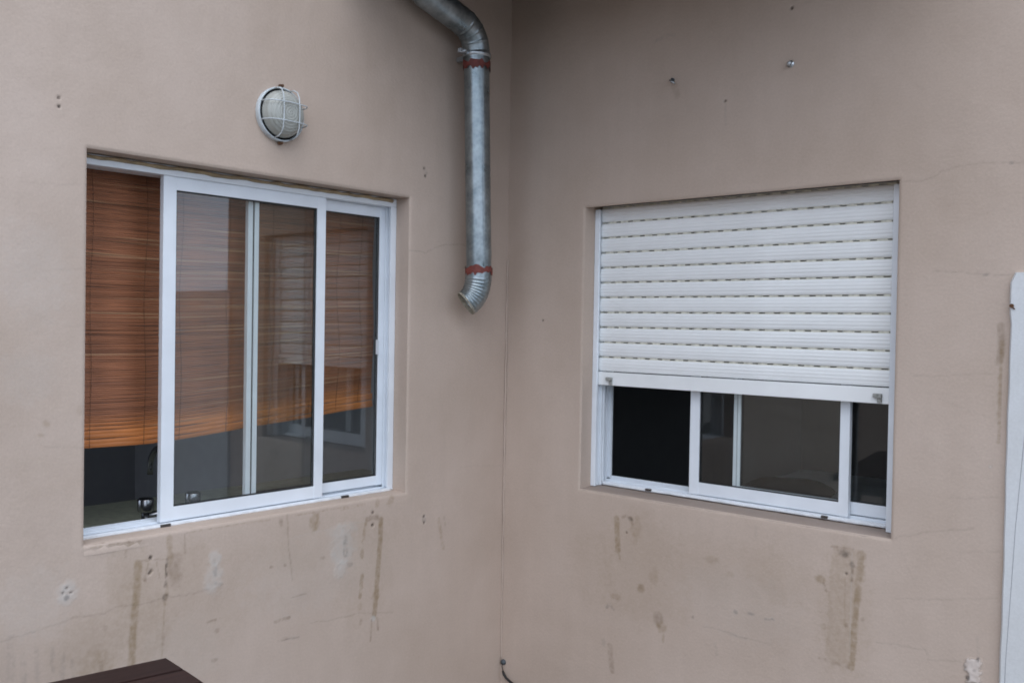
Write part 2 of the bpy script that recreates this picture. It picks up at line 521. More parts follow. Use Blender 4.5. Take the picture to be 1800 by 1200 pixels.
# ---------------------------------------------------------------- the two house walls
# marks on the plaster, in metres along the wall and up:
# S streak, B smear, P/Q filler patch, K crack, H drilled hole with its inner shade painted dark, R faint ghost of a removed plate
STAINS_LEFT = [
('S', [(-1.748, 0.918), (-1.675, 0.904), (-1.594, 0.899)], 0.0064, 'brown', 0.55, 0.8),
('S', [(-1.74, 0.904), (-1.599, 0.892)], 0.008, 'ochre', 0.3, 1),
('S', [(-1.602, 0.834), (-1.604, 0.75), (-1.611, 0.685), (-1.617, 0.603), (-1.619, 0.54)], 0.0228, 'ochre', 0.62, 0.35),
('S', [(-1.6, 0.84), (-1.515, 0.832)], 0.0043, 'brown', 0.4, 0.5),
('S', [(-1.513, 0.83), (-1.516, 0.749)], 0.009, 'dark', 0.85, 0.9),
('B', (-1.517, 0.715), 0.009, 0.0119, 'dark', 0.75),
('B', (-1.489, 0.791), 0.0247, 0.0504, 'brown', 0.38),
('S', [(-1.505, 0.893), (-1.502, 0.824)], 0.0198, 'ochre', 0.42, 0.5),
('S', [(-1.51, 0.748), (-1.517, 0.695)], 0.0088, 'ochre', 0.4, 0.5),
('S', [(-1.572, 0.828), (-1.579, 0.782)], 0.0052, 'brown', 0.4, 0.5),
('S', [(-1.546, 0.83), (-1.534, 0.777)], 0.0044, 'brown', 0.35, 0.5),
('B', (-1.58, 0.784), 0.0068, 0.0085, 'brown', 0.5),
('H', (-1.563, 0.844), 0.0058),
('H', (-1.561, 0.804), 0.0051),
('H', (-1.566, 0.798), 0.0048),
('P', (-1.352, 0.802), 0.022, 0.0252, 'white', 0.55),
('P', (-1.357, 0.744), 0.03, 0.0468, 'white', 0.42),
('S', [(-1.358, 0.798), (-1.353, 0.752)], 0.0152, 'grey', 0.3, 1),
('S', [(-1.363, 0.729), (-1.327, 0.719)], 0.0095, 'grey', 0.3, 1),
('K', [(-1.977, 0.695), (-1.877, 0.703), (-1.786, 0.716), (-1.698, 0.708), (-1.665, 0.722), (-1.597, 0.71), (-1.517, 0.715), (-1.424, 0.708), (-1.374, 0.714)], 0.55),
('S', [(-1.517, 0.695), (-1.522, 0.613), (-1.526, 0.52)], 0.0052, 'ochre', 0.4, 0.5),
('S', [(-1.522, 0.6), (-1.523, 0.569)], 0.0111, 'brown', 0.35, 0.6),
('P', (-1.805, 0.789), 0.0255, 0.0288, 'white', 0.5),
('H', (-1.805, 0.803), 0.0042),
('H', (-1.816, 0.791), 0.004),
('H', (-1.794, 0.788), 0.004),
('B', (-1.807, 0.775), 0.0072, 0.008, 'grey', 0.75),
('S', [(-1.377, 0.607), (-1.355, 0.61), (-1.334, 0.612)], 0.0074, 'brown', 0.45, 0.8),
('B', (-1.341, 0.574), 0.01, 0.0072, 'brown', 0.4),
('B', (-1.35, 0.484), 0.012, 0.0072, 'brown', 0.38),
('B', (-1.698, 0.667), 0.0068, 0.0085, 'brown', 0.3),
('B', (-1.713, 0.561), 0.0512, 0.0544, 'ochre', 0.3),
('B', (-1.754, 0.637), 0.096, 0.0765, 'ochre', 0.12),
('B', (-1.632, 0.806), 0.068, 0.102, 'ochre', 0.14),
('B', (-1.445, 0.805), 0.076, 0.072, 'ochre', 0.14),
('S', [(-1.885, 0.654), (-1.882, 0.56)], 0.0135, 'grey', 0.2, 1),
('S', [(-1.844, 0.646), (-1.84, 0.58)], 0.012, 'grey', 0.22, 1),
('S', [(-1.813, 0.62), (-1.816, 0.541)], 0.0139, 'grey', 0.22, 1),
('S', [(-1.92, 0.647), (-1.917, 0.57)], 0.0145, 'grey', 0.2, 1),
('S', [(-1.949, 0.7), (-1.951, 0.579)], 0.0203, 'grey', 0.16, 1),
('S', [(-1.705, 0.567), (-1.711, 0.536)], 0.0144, 'brown', 0.35, 1),
('S', [(-1.788, 0.597), (-1.785, 0.533)], 0.0109, 'grey', 0.2, 1),
('S', [(-1.455, 0.894), (-1.454, 0.838)], 0.0054, 'brown', 0.35, 0.4),
('S', [(-1.638, 0.882), (-1.638, 0.86)], 0.0051, 'brown', 0.2, 0.4),
('P', (-0.845, 0.817), 0.0624, 0.024, 'white', 0.4),
('P', (-0.851, 0.747), 0.05, 0.064, 'white', 0.5),
('P', (-0.86, 0.678), 0.03, 0.032, 'white', 0.4),
('S', [(-0.842, 0.786), (-0.838, 0.725)], 0.023, 'grey', 0.45, 1),
('B', (-0.817, 0.686), 0.0156, 0.008, 'grey', 0.45),
('K', [(-1.061, 0.822), (-0.956, 0.828), (-0.755, 0.834)], -0.35),
('S', [(-0.742, 0.838), (-0.713, 0.844), (-0.68, 0.831)], 0.0192, 'brown', 0.5, 0.8),
('S', [(-0.677, 0.827), (-0.678, 0.749), (-0.687, 0.646), (-0.694, 0.552), (-0.701, 0.48)], 0.0216, 'ochre', 0.68, 0.3),
('S', [(-0.747, 0.833), (-0.754, 0.793), (-0.761, 0.757)], 0.012, 'ochre', 0.5, 0.7),
('B', (-0.763, 0.716), 0.0104, 0.0168, 'ochre', 0.5),
('S', [(-0.762, 0.635), (-0.766, 0.599), (-0.771, 0.562)], 0.0168, 'ochre', 0.55, 0.8),
('B', (-0.764, 0.47), 0.0078, 0.0105, 'brown', 0.3),
('B', (-0.77, 0.525), 0.0104, 0.0168, 'ochre', 0.25),
('B', (-0.696, 0.551), 0.0189, 0.0168, 'ochre', 0.4),
('H', (-0.716, 0.859), 0.006),
('H', (-0.715, 0.813), 0.0068),
('B', (-0.706, 0.471), 0.0135, 0.0105, 'white', 0.6),
('S', [(-0.714, 0.467), (-0.718, 0.388)], 0.0072, 'brown', 0.4, 0.5),
('S', [(-0.687, 0.467), (-0.683, 0.422)], 0.0098, 'brown', 0.4, 0.6),
('K', [(-0.987, 0.519), (-0.914, 0.508), (-0.84, 0.506), (-0.775, 0.503), (-0.612, 0.471)], 0.5),
('S', [(-1.127, 0.553), (-1.102, 0.555), (-1.073, 0.555)], 0.0123, 'brown', 0.45, 0.9),
('S', [(-1.065, 0.62), (-1.005, 0.623)], 0.0063, 'brown', 0.4, 0.5),
('S', [(-1.101, 0.484), (-1.068, 0.484), (-1.033, 0.479)], 0.0061, 'grey', 0.45, 0.5),
('B', (-1.095, 0.487), 0.0184, 0.006, 'brown', 0.2),
('S', [(-1.085, 0.902), (-1.079, 0.796), (-1.061, 0.677)], 0.0073, 'brown', 0.33, 0.6),
('B', (-0.976, 0.861), 0.0192, 0.036, 'ochre', 0.45),
('S', [(-0.957, 0.893), (-0.973, 0.837)], 0.0107, 'ochre', 0.3, 0.5),
('B', (-1.11, 0.881), 0.0092, 0.0152, 'brown', 0.35),
('B', (-1.147, 0.739), 0.0088, 0.0057, 'brown', 0.5),
('B', (-1.092, 0.735), 0.0069, 0.0057, 'brown', 0.4),
('B', (-0.938, 0.732), 0.0125, 0.006, 'brown', 0.3),
('H', (-0.46, 0.808), 0.0053),
('B', (-0.46, 0.797), 0.0093, 0.0154, 'grey', 0.3),
('H', (-0.459, 0.784), 0.0048),
('S', [(-0.383, 0.786), (-0.37, 0.732), (-0.35, 0.668)], 0.0162, 'ochre', 0.33, 0.9),
('S', [(-0.352, 0.79), (-0.345, 0.758)], 0.0079, 'brown', 0.3, 0.5),
('S', [(-0.626, 0.898), (-0.637, 0.882)], 0.025, 'ochre', 0.4, 0.6),
('S', [(-0.692, 0.898), (-0.697, 0.882)], 0.0192, 'ochre', 0.3, 0.6),
('S', [(-0.859, 0.89), (-0.756, 0.894)], 0.0094, 'ochre', 0.3, 1),
('S', [(-1.051, 0.897), (-0.834, 0.896)], 0.0063, 'ochre', 0.35, 1),
('S', [(-1.446, 0.901), (-1.141, 0.897)], 0.0054, 'ochre', 0.3, 1),
('H', (-1.838, 2.145), 0.0045),
('H', (-1.837, 2.122), 0.0045),
('H', (-0.484, 2.141), 0.0053),
('H', (-0.478, 2.113), 0.0059),
('S', [(-0.481, 2.137), (-0.472, 2.123)], 0.0076, 'grey', 0.4, 0.4),
('K', [(-0.616, 1.826), (-0.525, 1.824), (-0.472, 1.821), (-0.406, 1.85), (-0.329, 1.865), (-0.255, 1.866)], 0.6),
('K', [(-1.935, 1.904), (-1.871, 1.91), (-1.827, 1.911), (-1.762, 1.921)], 0.25),
('K', [(-1.847, 1.679), (-1.763, 1.685)], 0.3),
('K', [(-1.881, 1.201), (-1.759, 1.188)], 0.35),
('K', [(-1.787, 1.528), (-1.759, 1.529)], 0.3),
('K', [(-1.927, 1.563), (-1.883, 1.552), (-1.839, 1.528)], 0.18),
('B', (-1.863, 1.261), 0.0112, 0.0096, 'ochre', 0.28),
('B', (-1.878, 1.231), 0.009, 0.0075, 'ochre', 0.2),
('B', (-1.775, 1.294), 0.0075, 0.015, 'ochre', 0.2),
('B', (-1.899, 1.667), 0.09, 0.135, 'white', 0.13),
('B', (-1.911, 1.393), 0.07, 0.075, 'white', 0.12),
('B', (-1.85, 1.128), 0.105, 0.075, 'ochre', 0.07),
('K', [(-0.267, 0.977), (-0.195, 0.976), (-0.022, 0.959)], 0.22),
('K', [(-0.737, 1.297), (-0.628, 1.296)], 0.12),
('B', (-0.954, 0.696), 0.288, 0.14, 'white', 0.1),
('B', (-1.46, 0.529), 0.133, 0.108, 'white', 0.1),
('B', (-1.443, 0.63), 0.285, 0.108, 'ochre', 0.1),
('B', (-0.955, 0.785), 0.36, 0.08, 'ochre', 0.1),
('B', (-0.751, 0.637), 0.13, 0.189, 'ochre', 0.12),
('B', (-1.588, 0.68), 0.09, 0.153, 'ochre', 0.14),
('B', (-1.892, 0.779), 0.09, 0.096, 'white', 0.12),
]
STAINS_RIGHT = [
('S', [(0.58, 0.82), (0.584, 0.757), (0.588, 0.701)], 0.024, 'ochre', 0.66, 0.3),
('S', [(0.59, 0.706), (0.599, 0.669)], 0.0072, 'ochre', 0.5, 0.5),
('S', [(0.606, 0.828), (0.624, 0.837), (0.647, 0.832), (0.655, 0.808)], 0.0096, 'brown', 0.45, 0.8),
('B', (0.642, 0.827), 0.013, 0.0084, 'dark', 0.4),
('H', (0.625, 0.773), 0.0044),
('B', (0.669, 0.793), 0.025, 0.0484, 'ochre', 0.28),
('B', (0.694, 0.575), 0.015, 0.0176, 'ochre', 0.5),
('B', (0.694, 0.577), 0.0075, 0.011, 'brown', 0.3),
('B', (0.582, 0.521), 0.0234, 0.0126, 'ochre', 0.4),
('S', [(0.54, 0.473), (0.556, 0.49), (0.572, 0.471)], 0.0122, 'grey', 0.45, 0.9),
('B', (0.773, 0.477), 0.025, 0.0294, 'brown', 0.4),
('B', (0.789, 0.451), 0.0216, 0.021, 'ochre', 0.4),
('S', [(0.796, 0.426), (0.795, 0.398)], 0.0092, 'ochre', 0.4, 0.6),
('S', [(0.56, 0.326), (0.566, 0.277), (0.572, 0.235)], 0.024, 'brown', 0.34, 0.6),
('B', (0.53, 0.334), 0.0108, 0.0132, 'grey', 0.25),
('B', (0.99, 0.735), 0.0264, 0.014, 'ochre', 0.3),
('B', (0.963, 0.738), 0.0115, 0.006, 'brown', 0.2),
('B', (1.06, 0.7), 0.0168, 0.01, 'ochre', 0.2),
('B', (0.753, 0.627), 0.0192, 0.0336, 'ochre', 0.22),
('B', (1.384, 0.744), 0.0171, 0.0114, 'ochre', 0.55),
('S', [(1.394, 0.734), (1.404, 0.711)], 0.0093, 'brown', 0.45, 0.6),
('R', [(1.419, 0.853), (1.509, 0.863), (1.496, 0.487), (1.407, 0.495)], 'ochre', 0.2),
('S', [(1.513, 0.851), (1.509, 0.782), (1.505, 0.727), (1.498, 0.636), (1.494, 0.562), (1.491, 0.485)], 0.021, 'ochre', 0.6, 0.45),
('S', [(1.525, 0.848), (1.522, 0.767)], 0.0108, 'ochre', 0.3, 0.7),
('S', [(1.484, 0.846), (1.484, 0.759), (1.483, 0.523)], 0.0045, 'white', 0.3, 0.3),
('B', (1.459, 0.84), 0.0162, 0.0108, 'dark', 0.55),
('B', (1.446, 0.847), 0.0144, 0.0054, 'brown', 0.4),
('B', (1.485, 0.809), 0.009, 0.0095, 'dark', 0.45),
('H', (1.467, 0.778), 0.0047),
('S', [(1.485, 0.799), (1.486, 0.76)], 0.009, 'brown', 0.6, 0.8),
('S', [(1.418, 0.857), (1.487, 0.86)], 0.0074, 'brown', 0.4, 0.7),
('S', [(1.464, 0.77), (1.466, 0.61)], 0.0054, 'ochre', 0.3, 0.6),
('S', [(1.385, 0.49), (1.441, 0.485), (1.487, 0.484)], 0.0093, 'brown', 0.3, 0.9),
('B', (1.084, 0.572), 0.011, 0.0076, 'grey', 0.5),
('B', (1.142, 0.579), 0.0147, 0.0057, 'grey', 0.45),
('S', [(1.194, 0.573), (1.223, 0.578)], 0.008, 'grey', 0.6, 0.8),
('B', (0.918, 0.518), 0.0069, 0.0063, 'dark', 0.35),
('B', (1.397, 0.595), 0.0095, 0.0114, 'ochre', 0.3),
('B', (1.471, 0.615), 0.0072, 0.0072, 'brown', 0.4),
('B', (1.521, 0.645), 0.0072, 0.009, 'brown', 0.3),
('K', [(0.957, 0.494), (1.025, 0.497), (1.101, 0.491), (1.217, 0.49)], 0.5),
('S', [(1.058, 0.493), (1.123, 0.488)], 0.0105, 'grey', 0.2, 0.6),
('B', (1.096, 0.723), 0.315, 0.1, 'ochre', 0.06),
('B', (0.467, 0.605), 0.108, 0.138, 'ochre', 0.1),
('S', [(1.152, 0.879), (1.157, 0.841)], 0.0098, 'grey', 0.15, 0.6),
('S', [(1.008, 0.445), (1.016, 0.407)], 0.0105, 'grey', 0.15, 0.6),
('K', [(1.614, 2.01), (1.654, 2.003), (1.7, 2.014), (1.724, 2.028), (1.779, 2.038), (1.832, 2.041), (1.944, 2.03)], 0.42),
('B', (1.913, 2.033), 0.006, 0.0048, 'grey', 0.4),
('K', [(1.707, 1.732), (1.802, 1.726), (1.851, 1.718), (1.9, 1.715), (1.926, 1.718)], 0.5),
('B', (1.851, 1.718), 0.0105, 0.004, 'grey', 0.3),
('K', [(1.648, 1.419), (1.714, 1.417), (1.809, 1.43), (1.891, 1.434)], 0.28),
('K', [(1.771, 1.061), (1.848, 1.07), (1.9, 1.083)], 0.3),
('K', [(1.613, 0.915), (1.693, 0.945), (1.757, 0.961), (1.835, 0.98)], 0.4),
('K', [(1.79, 0.904), (1.852, 0.915), (1.906, 0.926)], 0.35),
('K', [(1.617, 0.729), (1.73, 0.751), (1.824, 0.773), (1.907, 0.793)], 0.35),
('K', [(1.565, 0.583), (1.617, 0.589), (1.711, 0.596), (1.721, 0.566), (1.813, 0.587)], 0.4),
('K', [(1.627, 0.893), (1.68, 0.781)], 0.15),
('K', [(1.732, 1.353), (1.873, 1.305)], 0.15),
('S', [(1.895, 1.572), (1.898, 1.535), (1.898, 1.502), (1.894, 1.468)], 0.0195, 'brown', 0.42, 0.2),
('S', [(1.9, 1.527), (1.897, 1.429), (1.898, 1.237)], 0.0093, 'ochre', 0.5, 0.6),
('B', (1.878, 1.166), 0.0042, 0.0051, 'white', 0.5),
('Q', [(1.827, 0.606), (1.862, 0.603), (1.862, 0.535), (1.826, 0.525)]),
('B', (1.859, 0.604), 0.0045, 0.0051, 'dark', 0.7),
('B', (1.831, 0.545), 0.008, 0.0085, 'dark', 0.75),
('B', (1.824, 0.575), 0.0048, 0.0102, 'grey', 0.5),
('B', (1.849, 0.57), 0.0045, 0.0051, 'grey', 0.4),
('S', [(1.855, 0.666), (1.859, 0.609)], 0.008, 'grey', 0.12, 0.5),
('H', (1.242, 2.612), 0.0057),
('H', (0.197, 1.571), 0.0046),
('H', (1.004, 2.341), 0.0048),
('S', [(0.707, 2.602), (0.744, 2.612), (0.792, 2.611)], 0.0138, 'grey', 0.25, 0.9),
('S', [(1.006, 2.327), (1.008, 2.258)], 0.0084, 'grey', 0.12, 0.3),
('S', [(0.796, 2.425), (0.809, 2.39)], 0.027, 'brown', 0.2, 0.4),
('K', [(0.087, 1.86), (0.327, 1.783)], 0.1),
('B', (0.702, 0.649), 0.2, 0.189, 'ochre', 0.12),
('B', (1.465, 0.665), 0.081, 0.209, 'ochre', 0.16),
('B', (1.099, 0.605), 0.252, 0.12, 'white', 0.08),
('B', (1.261, 0.754), 0.12, 0.114, 'ochre', 0.08),
('K', [(0.349, 0.855), (0.172, 0.807)], 0.12),
('K', [(1.703, 1.871), (1.798, 1.877), (1.873, 1.902)], 0.14),
]

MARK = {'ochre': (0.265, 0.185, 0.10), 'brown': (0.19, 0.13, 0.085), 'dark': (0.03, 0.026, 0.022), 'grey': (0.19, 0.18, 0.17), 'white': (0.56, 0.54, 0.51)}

def seg_dist(u, z, pts):
    best = np.full(u.shape, 1e9)
    for (a, b), (c, d) in zip(pts[:-1], pts[1:]):
        du, dz = c - a, d - b
        t = np.clip(((u - a) * du + (z - b) * dz) / (du * du + dz * dz + 1e-12), 0, 1)
        best = np.minimum(best, np.hypot(u - a - t * du, z - b - t * dz))
    return best

def in_poly(u, z, pts):
    ins = np.zeros(u.shape, bool)
    n = len(pts)
    for i in range(n):
        (a, b), (c, d) = pts[i], pts[(i + 1) % n]
        cond = ((b > z) != (d > z))
        x = (c - a) * (z - b) / ((d - b) if d != b else 1e-9) + a
        ins ^= cond & (u < x)
    return ins

def paint(u, z, stains, seed):
    col = np.zeros((len(u), 3)); al = np.zeros(len(u)); dep = np.zeros(len(u))
    wob = (fbm(u, z, 60, seed) - 0.5); wob2 = (fbm(u, z, 60, seed + 9) - 0.5)
    rag = fbm(u, z, 110, seed + 20)
    def over(idx, c, a):
        a = np.clip(a, 0, 1)
        A = al[idx]
        na = a + A * (1 - a)
        safe = np.maximum(na, 1e-6)
        col[idx] = (np.array(c) * a[:, None] + col[idx] * (A * (1 - a))[:, None]) / safe[:, None]
        al[idx] = na
    for s in stains:
        k = s[0]
        pts = s[1] if isinstance(s[1], list) else [s[1]]
        pad = 0.05 + (max(s[2], s[3]) * 1.6 if k in 'BP' else 0)
        us = [p[0] for p in pts]; zs = [p[1] for p in pts]
        idx = np.nonzero((u > min(us) - pad) & (u < max(us) + pad) & (z > min(zs) - pad) & (z < max(zs) + pad))[0]
        if len(idx) == 0: continue
        U, Z = u[idx], z[idx]
        if k == 'S':
            w = s[2] * 0.5; rg = s[5]
            d = seg_dist(U + wob[idx] * w * rg * 1.4, Z + wob2[idx] * w * rg, pts)
            f = np.clip((w * 1.25 - d) / (w * 0.55), 0, 1)
            f *= np.clip(1 - rg * 0.9 * (0.62 - rag[idx]) / 0.3, 0.15, 1)
            over(idx, MARK[s[3]], s[4] * f)
        elif k in 'BP':
            rx, ry = s[2], s[3]
            q = np.hypot((U - pts[0][0] + wob[idx] * rx * 0.9) / rx, (Z - pts[0][1] + wob2[idx] * ry * 0.9) / ry)
            f = np.clip((1.35 - q) / 0.75, 0, 1)
            f = f * f * (3 - 2 * f)
            f *= np.clip(0.45 + 1.1 * rag[idx], 0, 1)
            over(idx, MARK[s[4]], s[5] * f)
            if k == 'P': dep[idx] -= 0.0012 * f
        elif k == 'K':
            d = seg_dist(U + wob[idx] * 0.008, Z + wob2[idx] * 0.008, pts)
            f = 0.50 * np.exp(-(d / 0.0023) ** 2) * np.clip(0.35 + 1.2 * rag[idx], 0, 1)
            a = s[2]
            over(idx, (0.17, 0.135, 0.11) if a > 0 else MARK['white'], abs(a) * f)
            dep[idx] += (0.0005 if a > 0 else -0.0004) * f * min(1, abs(a) * 2)
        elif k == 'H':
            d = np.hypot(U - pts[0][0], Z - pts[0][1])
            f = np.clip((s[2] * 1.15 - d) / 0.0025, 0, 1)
            over(idx, MARK['dark'], 0.9 * f)  # shade inside the hole painted dark over a shallow recess
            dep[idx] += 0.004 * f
        elif k == 'R':
            f = in_poly(U + wob[idx] * 0.02, Z + wob2[idx] * 0.02, pts).astype(float) * (0.5 + 0.7 * rag[idx])
            over(idx, MARK[s[2]], s[3] * f)
        elif k == 'Q':
            f = in_poly(U + wob[idx] * 0.03, Z + wob2[idx] * 0.02, pts).astype(float)
            over(idx, (0.66, 0.58, 0.53), 0.85 * f)
            dep[idx] -= 0.004 * f * (0.5 + rag[idx])
    return col, al, dep

def lines(a, b, step, must=()):
    v = list(np.arange(a, b + 1e-9, step)) + [a, b] + list(must)
    v = sorted(v)
    out = [v[0]]
    for x in v[1:]:
        if any(abs(x - m) < 1e-9 for m in must):
            while abs(out[-1] - x) < step * 0.45 and not any(abs(out[-1] - m) < 1e-9 for m in must) and len(out) > 1: out.pop()
            if abs(out[-1] - x) > 1e-9: out.append(x)
        elif x - out[-1] > step * 0.45: out.append(x)
    return np.array(out)

def wall(name, label, u_lines, z_lines, opening, stains, seed, rot, D1, lift):
    uo0, uo1, zo0, zo1 = opening
    UU, ZZ = np.meshgrid(u_lines, z_lines, indexing='ij')
    nu, nzv = UU.shape
    u, z = UU.ravel(), ZZ.ravel()
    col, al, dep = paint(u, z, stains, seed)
    # hand-trowelled unevenness of the plaster, softened arrises round the opening
    dep += (fbm(u, z, 2.6, seed + 40) - 0.5) * 0.006 + (fbm(u, z, 16, seed + 50) - 0.5) * 0.0014
    du = np.maximum(np.maximum(uo0 - u, u - uo1), 0); dz = np.maximum(np.maximum(zo0 - z, z - zo1), 0)
    e = np.hypot(du, dz)
    near = np.clip(e / 0.03, 0, 1)
    dep = dep * near + np.where(e < 0.0095, 0.004 * (1 - e / 0.0095) ** 2, 0)
    co = np.stack([u, dep, z], 1).astype(np.float32)
    ids = np.arange(nu * nzv).reshape(nu, nzv)
    q = np.stack([ids[:-1, :-1], ids[1:, :-1], ids[1:, 1:], ids[:-1, 1:]], -1).reshape(-1, 4)
    cu = ((UU[:-1, :-1] + UU[1:, 1:]) / 2).ravel(); cz = ((ZZ[:-1, :-1] + ZZ[1:, 1:]) / 2).ravel()
    q = q[~((cu > uo0) & (cu < uo1) & (cz > zo0) & (cz < zo1))]
    used = np.zeros(len(co), bool); used[q.ravel()] = True
    rem = np.cumsum(used) - 1
    q = rem[q]; co = co[used]; col = col[used]; al = al[used]
    me = bpy.data.meshes.new(name)
    me.vertices.add(len(co)); me.vertices.foreach_set('co', co.ravel())
    me.loops.add(q.size); me.loops.foreach_set('vertex_index', q.ravel().astype(np.int32))
    me.polygons.add(len(q)); me.polygons.foreach_set('loop_start', np.arange(0, q.size, 4, dtype=np.int32))
    me.polygons.foreach_set('use_smooth', np.ones(len(q), bool))
    a = me.attributes.new('stain_shade', 'FLOAT_COLOR', 'POINT')
    rgba = np.concatenate([col, al[:, None]], 1).astype(np.float32)
    a.data.foreach_set('color', rgba.ravel())
    me.update(calc_edges=True)
    me.validate()
    root = bpy.data.objects.new(name, None)
    COL.objects.link(root)
    root.rotation_euler = (0, 0, rot)
    tag(root, label, 'wall')
    link('plaster_face', me, M['wall'], root)
    # reveals of the window opening (jambs and lintel), 24 cm deep
    r = MB()
    D0 = 0.004
    r.quad((uo0, D0, zo0), (uo0, D0, zo1), (uo0, D1, zo1 + lift), (uo0, D1, zo0))
    r.quad((uo1, D0, zo0), (uo1, D1, zo0), (uo1, D1, zo1 + lift), (uo1, D0, zo1))
    zi = zo1 + lift                          # the lintel's underside rises a little towards the frame
    r.quad((uo0, D0, zo1), (uo1, D0, zo1), (uo1, D1, zi), (uo0, D1, zi))
    r.build('reveal', M['reveal'], root, recalc=False)
    return root

LW = (-1.7603, -0.5543, 0.9119, 2.0225)      # left opening u0 u1 z0 z1
RW = (0.4015, 1.6015, 0.9108, 2.0149)        # right opening, u = -y
LROT, RROT = 0.0, -PI / 2
ul = np.concatenate([np.arange(-6.0, -2.1, 0.3), lines(-2.1, 0.032, 0.004, (LW[0], LW[1]))])
zl = np.concatenate([lines(0.0, 2.95, 0.004, (LW[2], LW[3])), np.array([3.2, 3.6])])
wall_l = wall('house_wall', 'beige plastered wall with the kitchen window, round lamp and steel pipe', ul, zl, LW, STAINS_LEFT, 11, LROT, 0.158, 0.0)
ur = lines(-0.032, 1.965, 0.004, (RW[0], RW[1]))
zr = lines(0.0, 2.97, 0.004, (RW[2], RW[3]))
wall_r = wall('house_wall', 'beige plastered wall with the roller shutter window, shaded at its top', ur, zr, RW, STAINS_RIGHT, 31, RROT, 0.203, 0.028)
e_ = MB()
e_.box((1.955, 0.006, 0.0), (1.964, 2.4, 2.97))
e_.build('end_face', M['reveal'], wall_r)

def sill(parent, o, zf, zb, d_back, mat):
    n = 60
    s = MB()
    us = np.linspace(o[0] + 0.0005, o[1] - 0.0005, n)
    prev = None
    for i, x in enumerate(us):
        w = (random.random() - 0.5) * 0.0016
        row = [s.bm.verts.new((x, 0.0005 + abs(w), zf - 0.03)), s.bm.verts.new((x, 0.0015 + w, zf - 0.003 + w)), s.bm.verts.new((x, 0.006, zf + w * 0.5)), s.bm.verts.new((x, d_back * 0.5, (zf + zb) / 2 + w)), s.bm.verts.new((x, d_back, zb)), s.bm.verts.new((x, d_back, zf - 0.03))]
        if prev:
            for k in range(5):
                f = s.bm.faces.new((prev[k], row[k], row[k + 1], prev[k + 1]))
                f.smooth = True
        prev = row
    return s.build('window_sill', mat, parent)

sill(wall_l, LW, LW[2], LW[2] + 0.002, 0.157, M['reveal'])
sill(wall_r, RW, RW[2], RW[2] + 0.006, 0.202, M['sill'])

# bead of sealant down the inner corner of the two walls
bead = MB()
pts = [(-0.004 + 0.0008 * math.sin(i * 1.7), -0.004 + 0.0008 * math.cos(i * 2.3), 0.12 + i * 0.05) for i in range(35)]
bead.tube(pts, [0.0032 + 0.0008 * random.random() for _ in pts], 8)
o = bead.build('sealant_bead', M['reveal'], wall_l)

# ---------------------------------------------------------------- white boundary wall beyond the house end
bw = thing('boundary_wall', 'white painted low wall at the right edge of the picture', 'wall', (1.93, 0, 0), RROT)
m = MB(bw.base)
zs_ = np.linspace(0, 1.722, 60)
rows = []
for i, zz in enumerate(zs_):
    e = 1.914 + 0.007 * zz / 1.7 + 0.0008 * math.sin(zz * 9) + 0.0006 * math.sin(zz * 37)
    if zz > 1.70: e += 0.008 * (zz - 1.70) / 0.022
    if 1.60 < zz < 1.70: e -= 0.003
    rows.append([m.bm.verts.new(Vector(p) - m.b) for p in ((e, 0.02, zz), (e + 0.001, -0.010, zz), (e + 0.006, -0.016, zz), (8.0, -0.016, zz), (8.0, 0.16, zz), (e, 0.16, zz))])
for a, b in zip(rows[:-1], rows[1:]):
    for k in range(5):
        m.bm.faces.new((a[k], a[k + 1], b[k + 1], b[k]))
m.bm.faces.new(rows[-1])
m.build('masonry', M['white_wall'], bw.root)
m = MB(bw.base)
m.tube([(1.931, -0.0155, 0.40), (1.934, -0.0155, 0.62), (1.942, -0.0155, 0.80), (1.950, -0.0155, 1.0), (1.964, -0.0155, 1.22), (1.985, -0.0155, 1.5)], 0.0011, 6)
m.build('crack', M['hairline'], bw.root)
m = MB(bw.base)
m.tube([(1.926, -0.012, 1.628), (1.926, -0.020, 1.628)], 0.006, 8)
m.tube([(1.926, -0.018, 1.626), (1.934, -0.020, 1.619)], 0.002, 6)
m.build('rusty_nail', M['rust'], bw.root)

# ---------------------------------------------------------------- roof eave over the right-hand wall
ev = thing('roof_eave', 'dark eave just above the picture shading the corner and pipe top', 'eave', (1.0, 0, 2.95), RROT)
m = MB(ev.base)
m.box((-0.003, -0.90, 2.930), (1.85, 3.6, 3.08), 0.006)
m.build('slab', M['soffit'], ev.root)
m = MB(ev.base)
m.box((-0.003, -0.925, 2.79), (1.86, -0.9015, 3.085), 0.004)
m.build('shade_fascia', M['soffit'], ev.root)  # unseen drop edge added to block low sky and deepen the corner shade
for i in range(6):
    m = MB(ev.base)
    m.box((-0.002, -0.898 + i * 0.149, 2.912), (1.845, -0.898 + i * 0.149 + 0.143, 2.9295), 0.002)
    m.build('soffit_board', M['soffit'], ev.root)
m = MB()
m.box((-6, 0.02, 3.6), (0.02, 3.7, 3.72))
tag(m.build('kitchen_roof', M['soffit']), kind='structure')

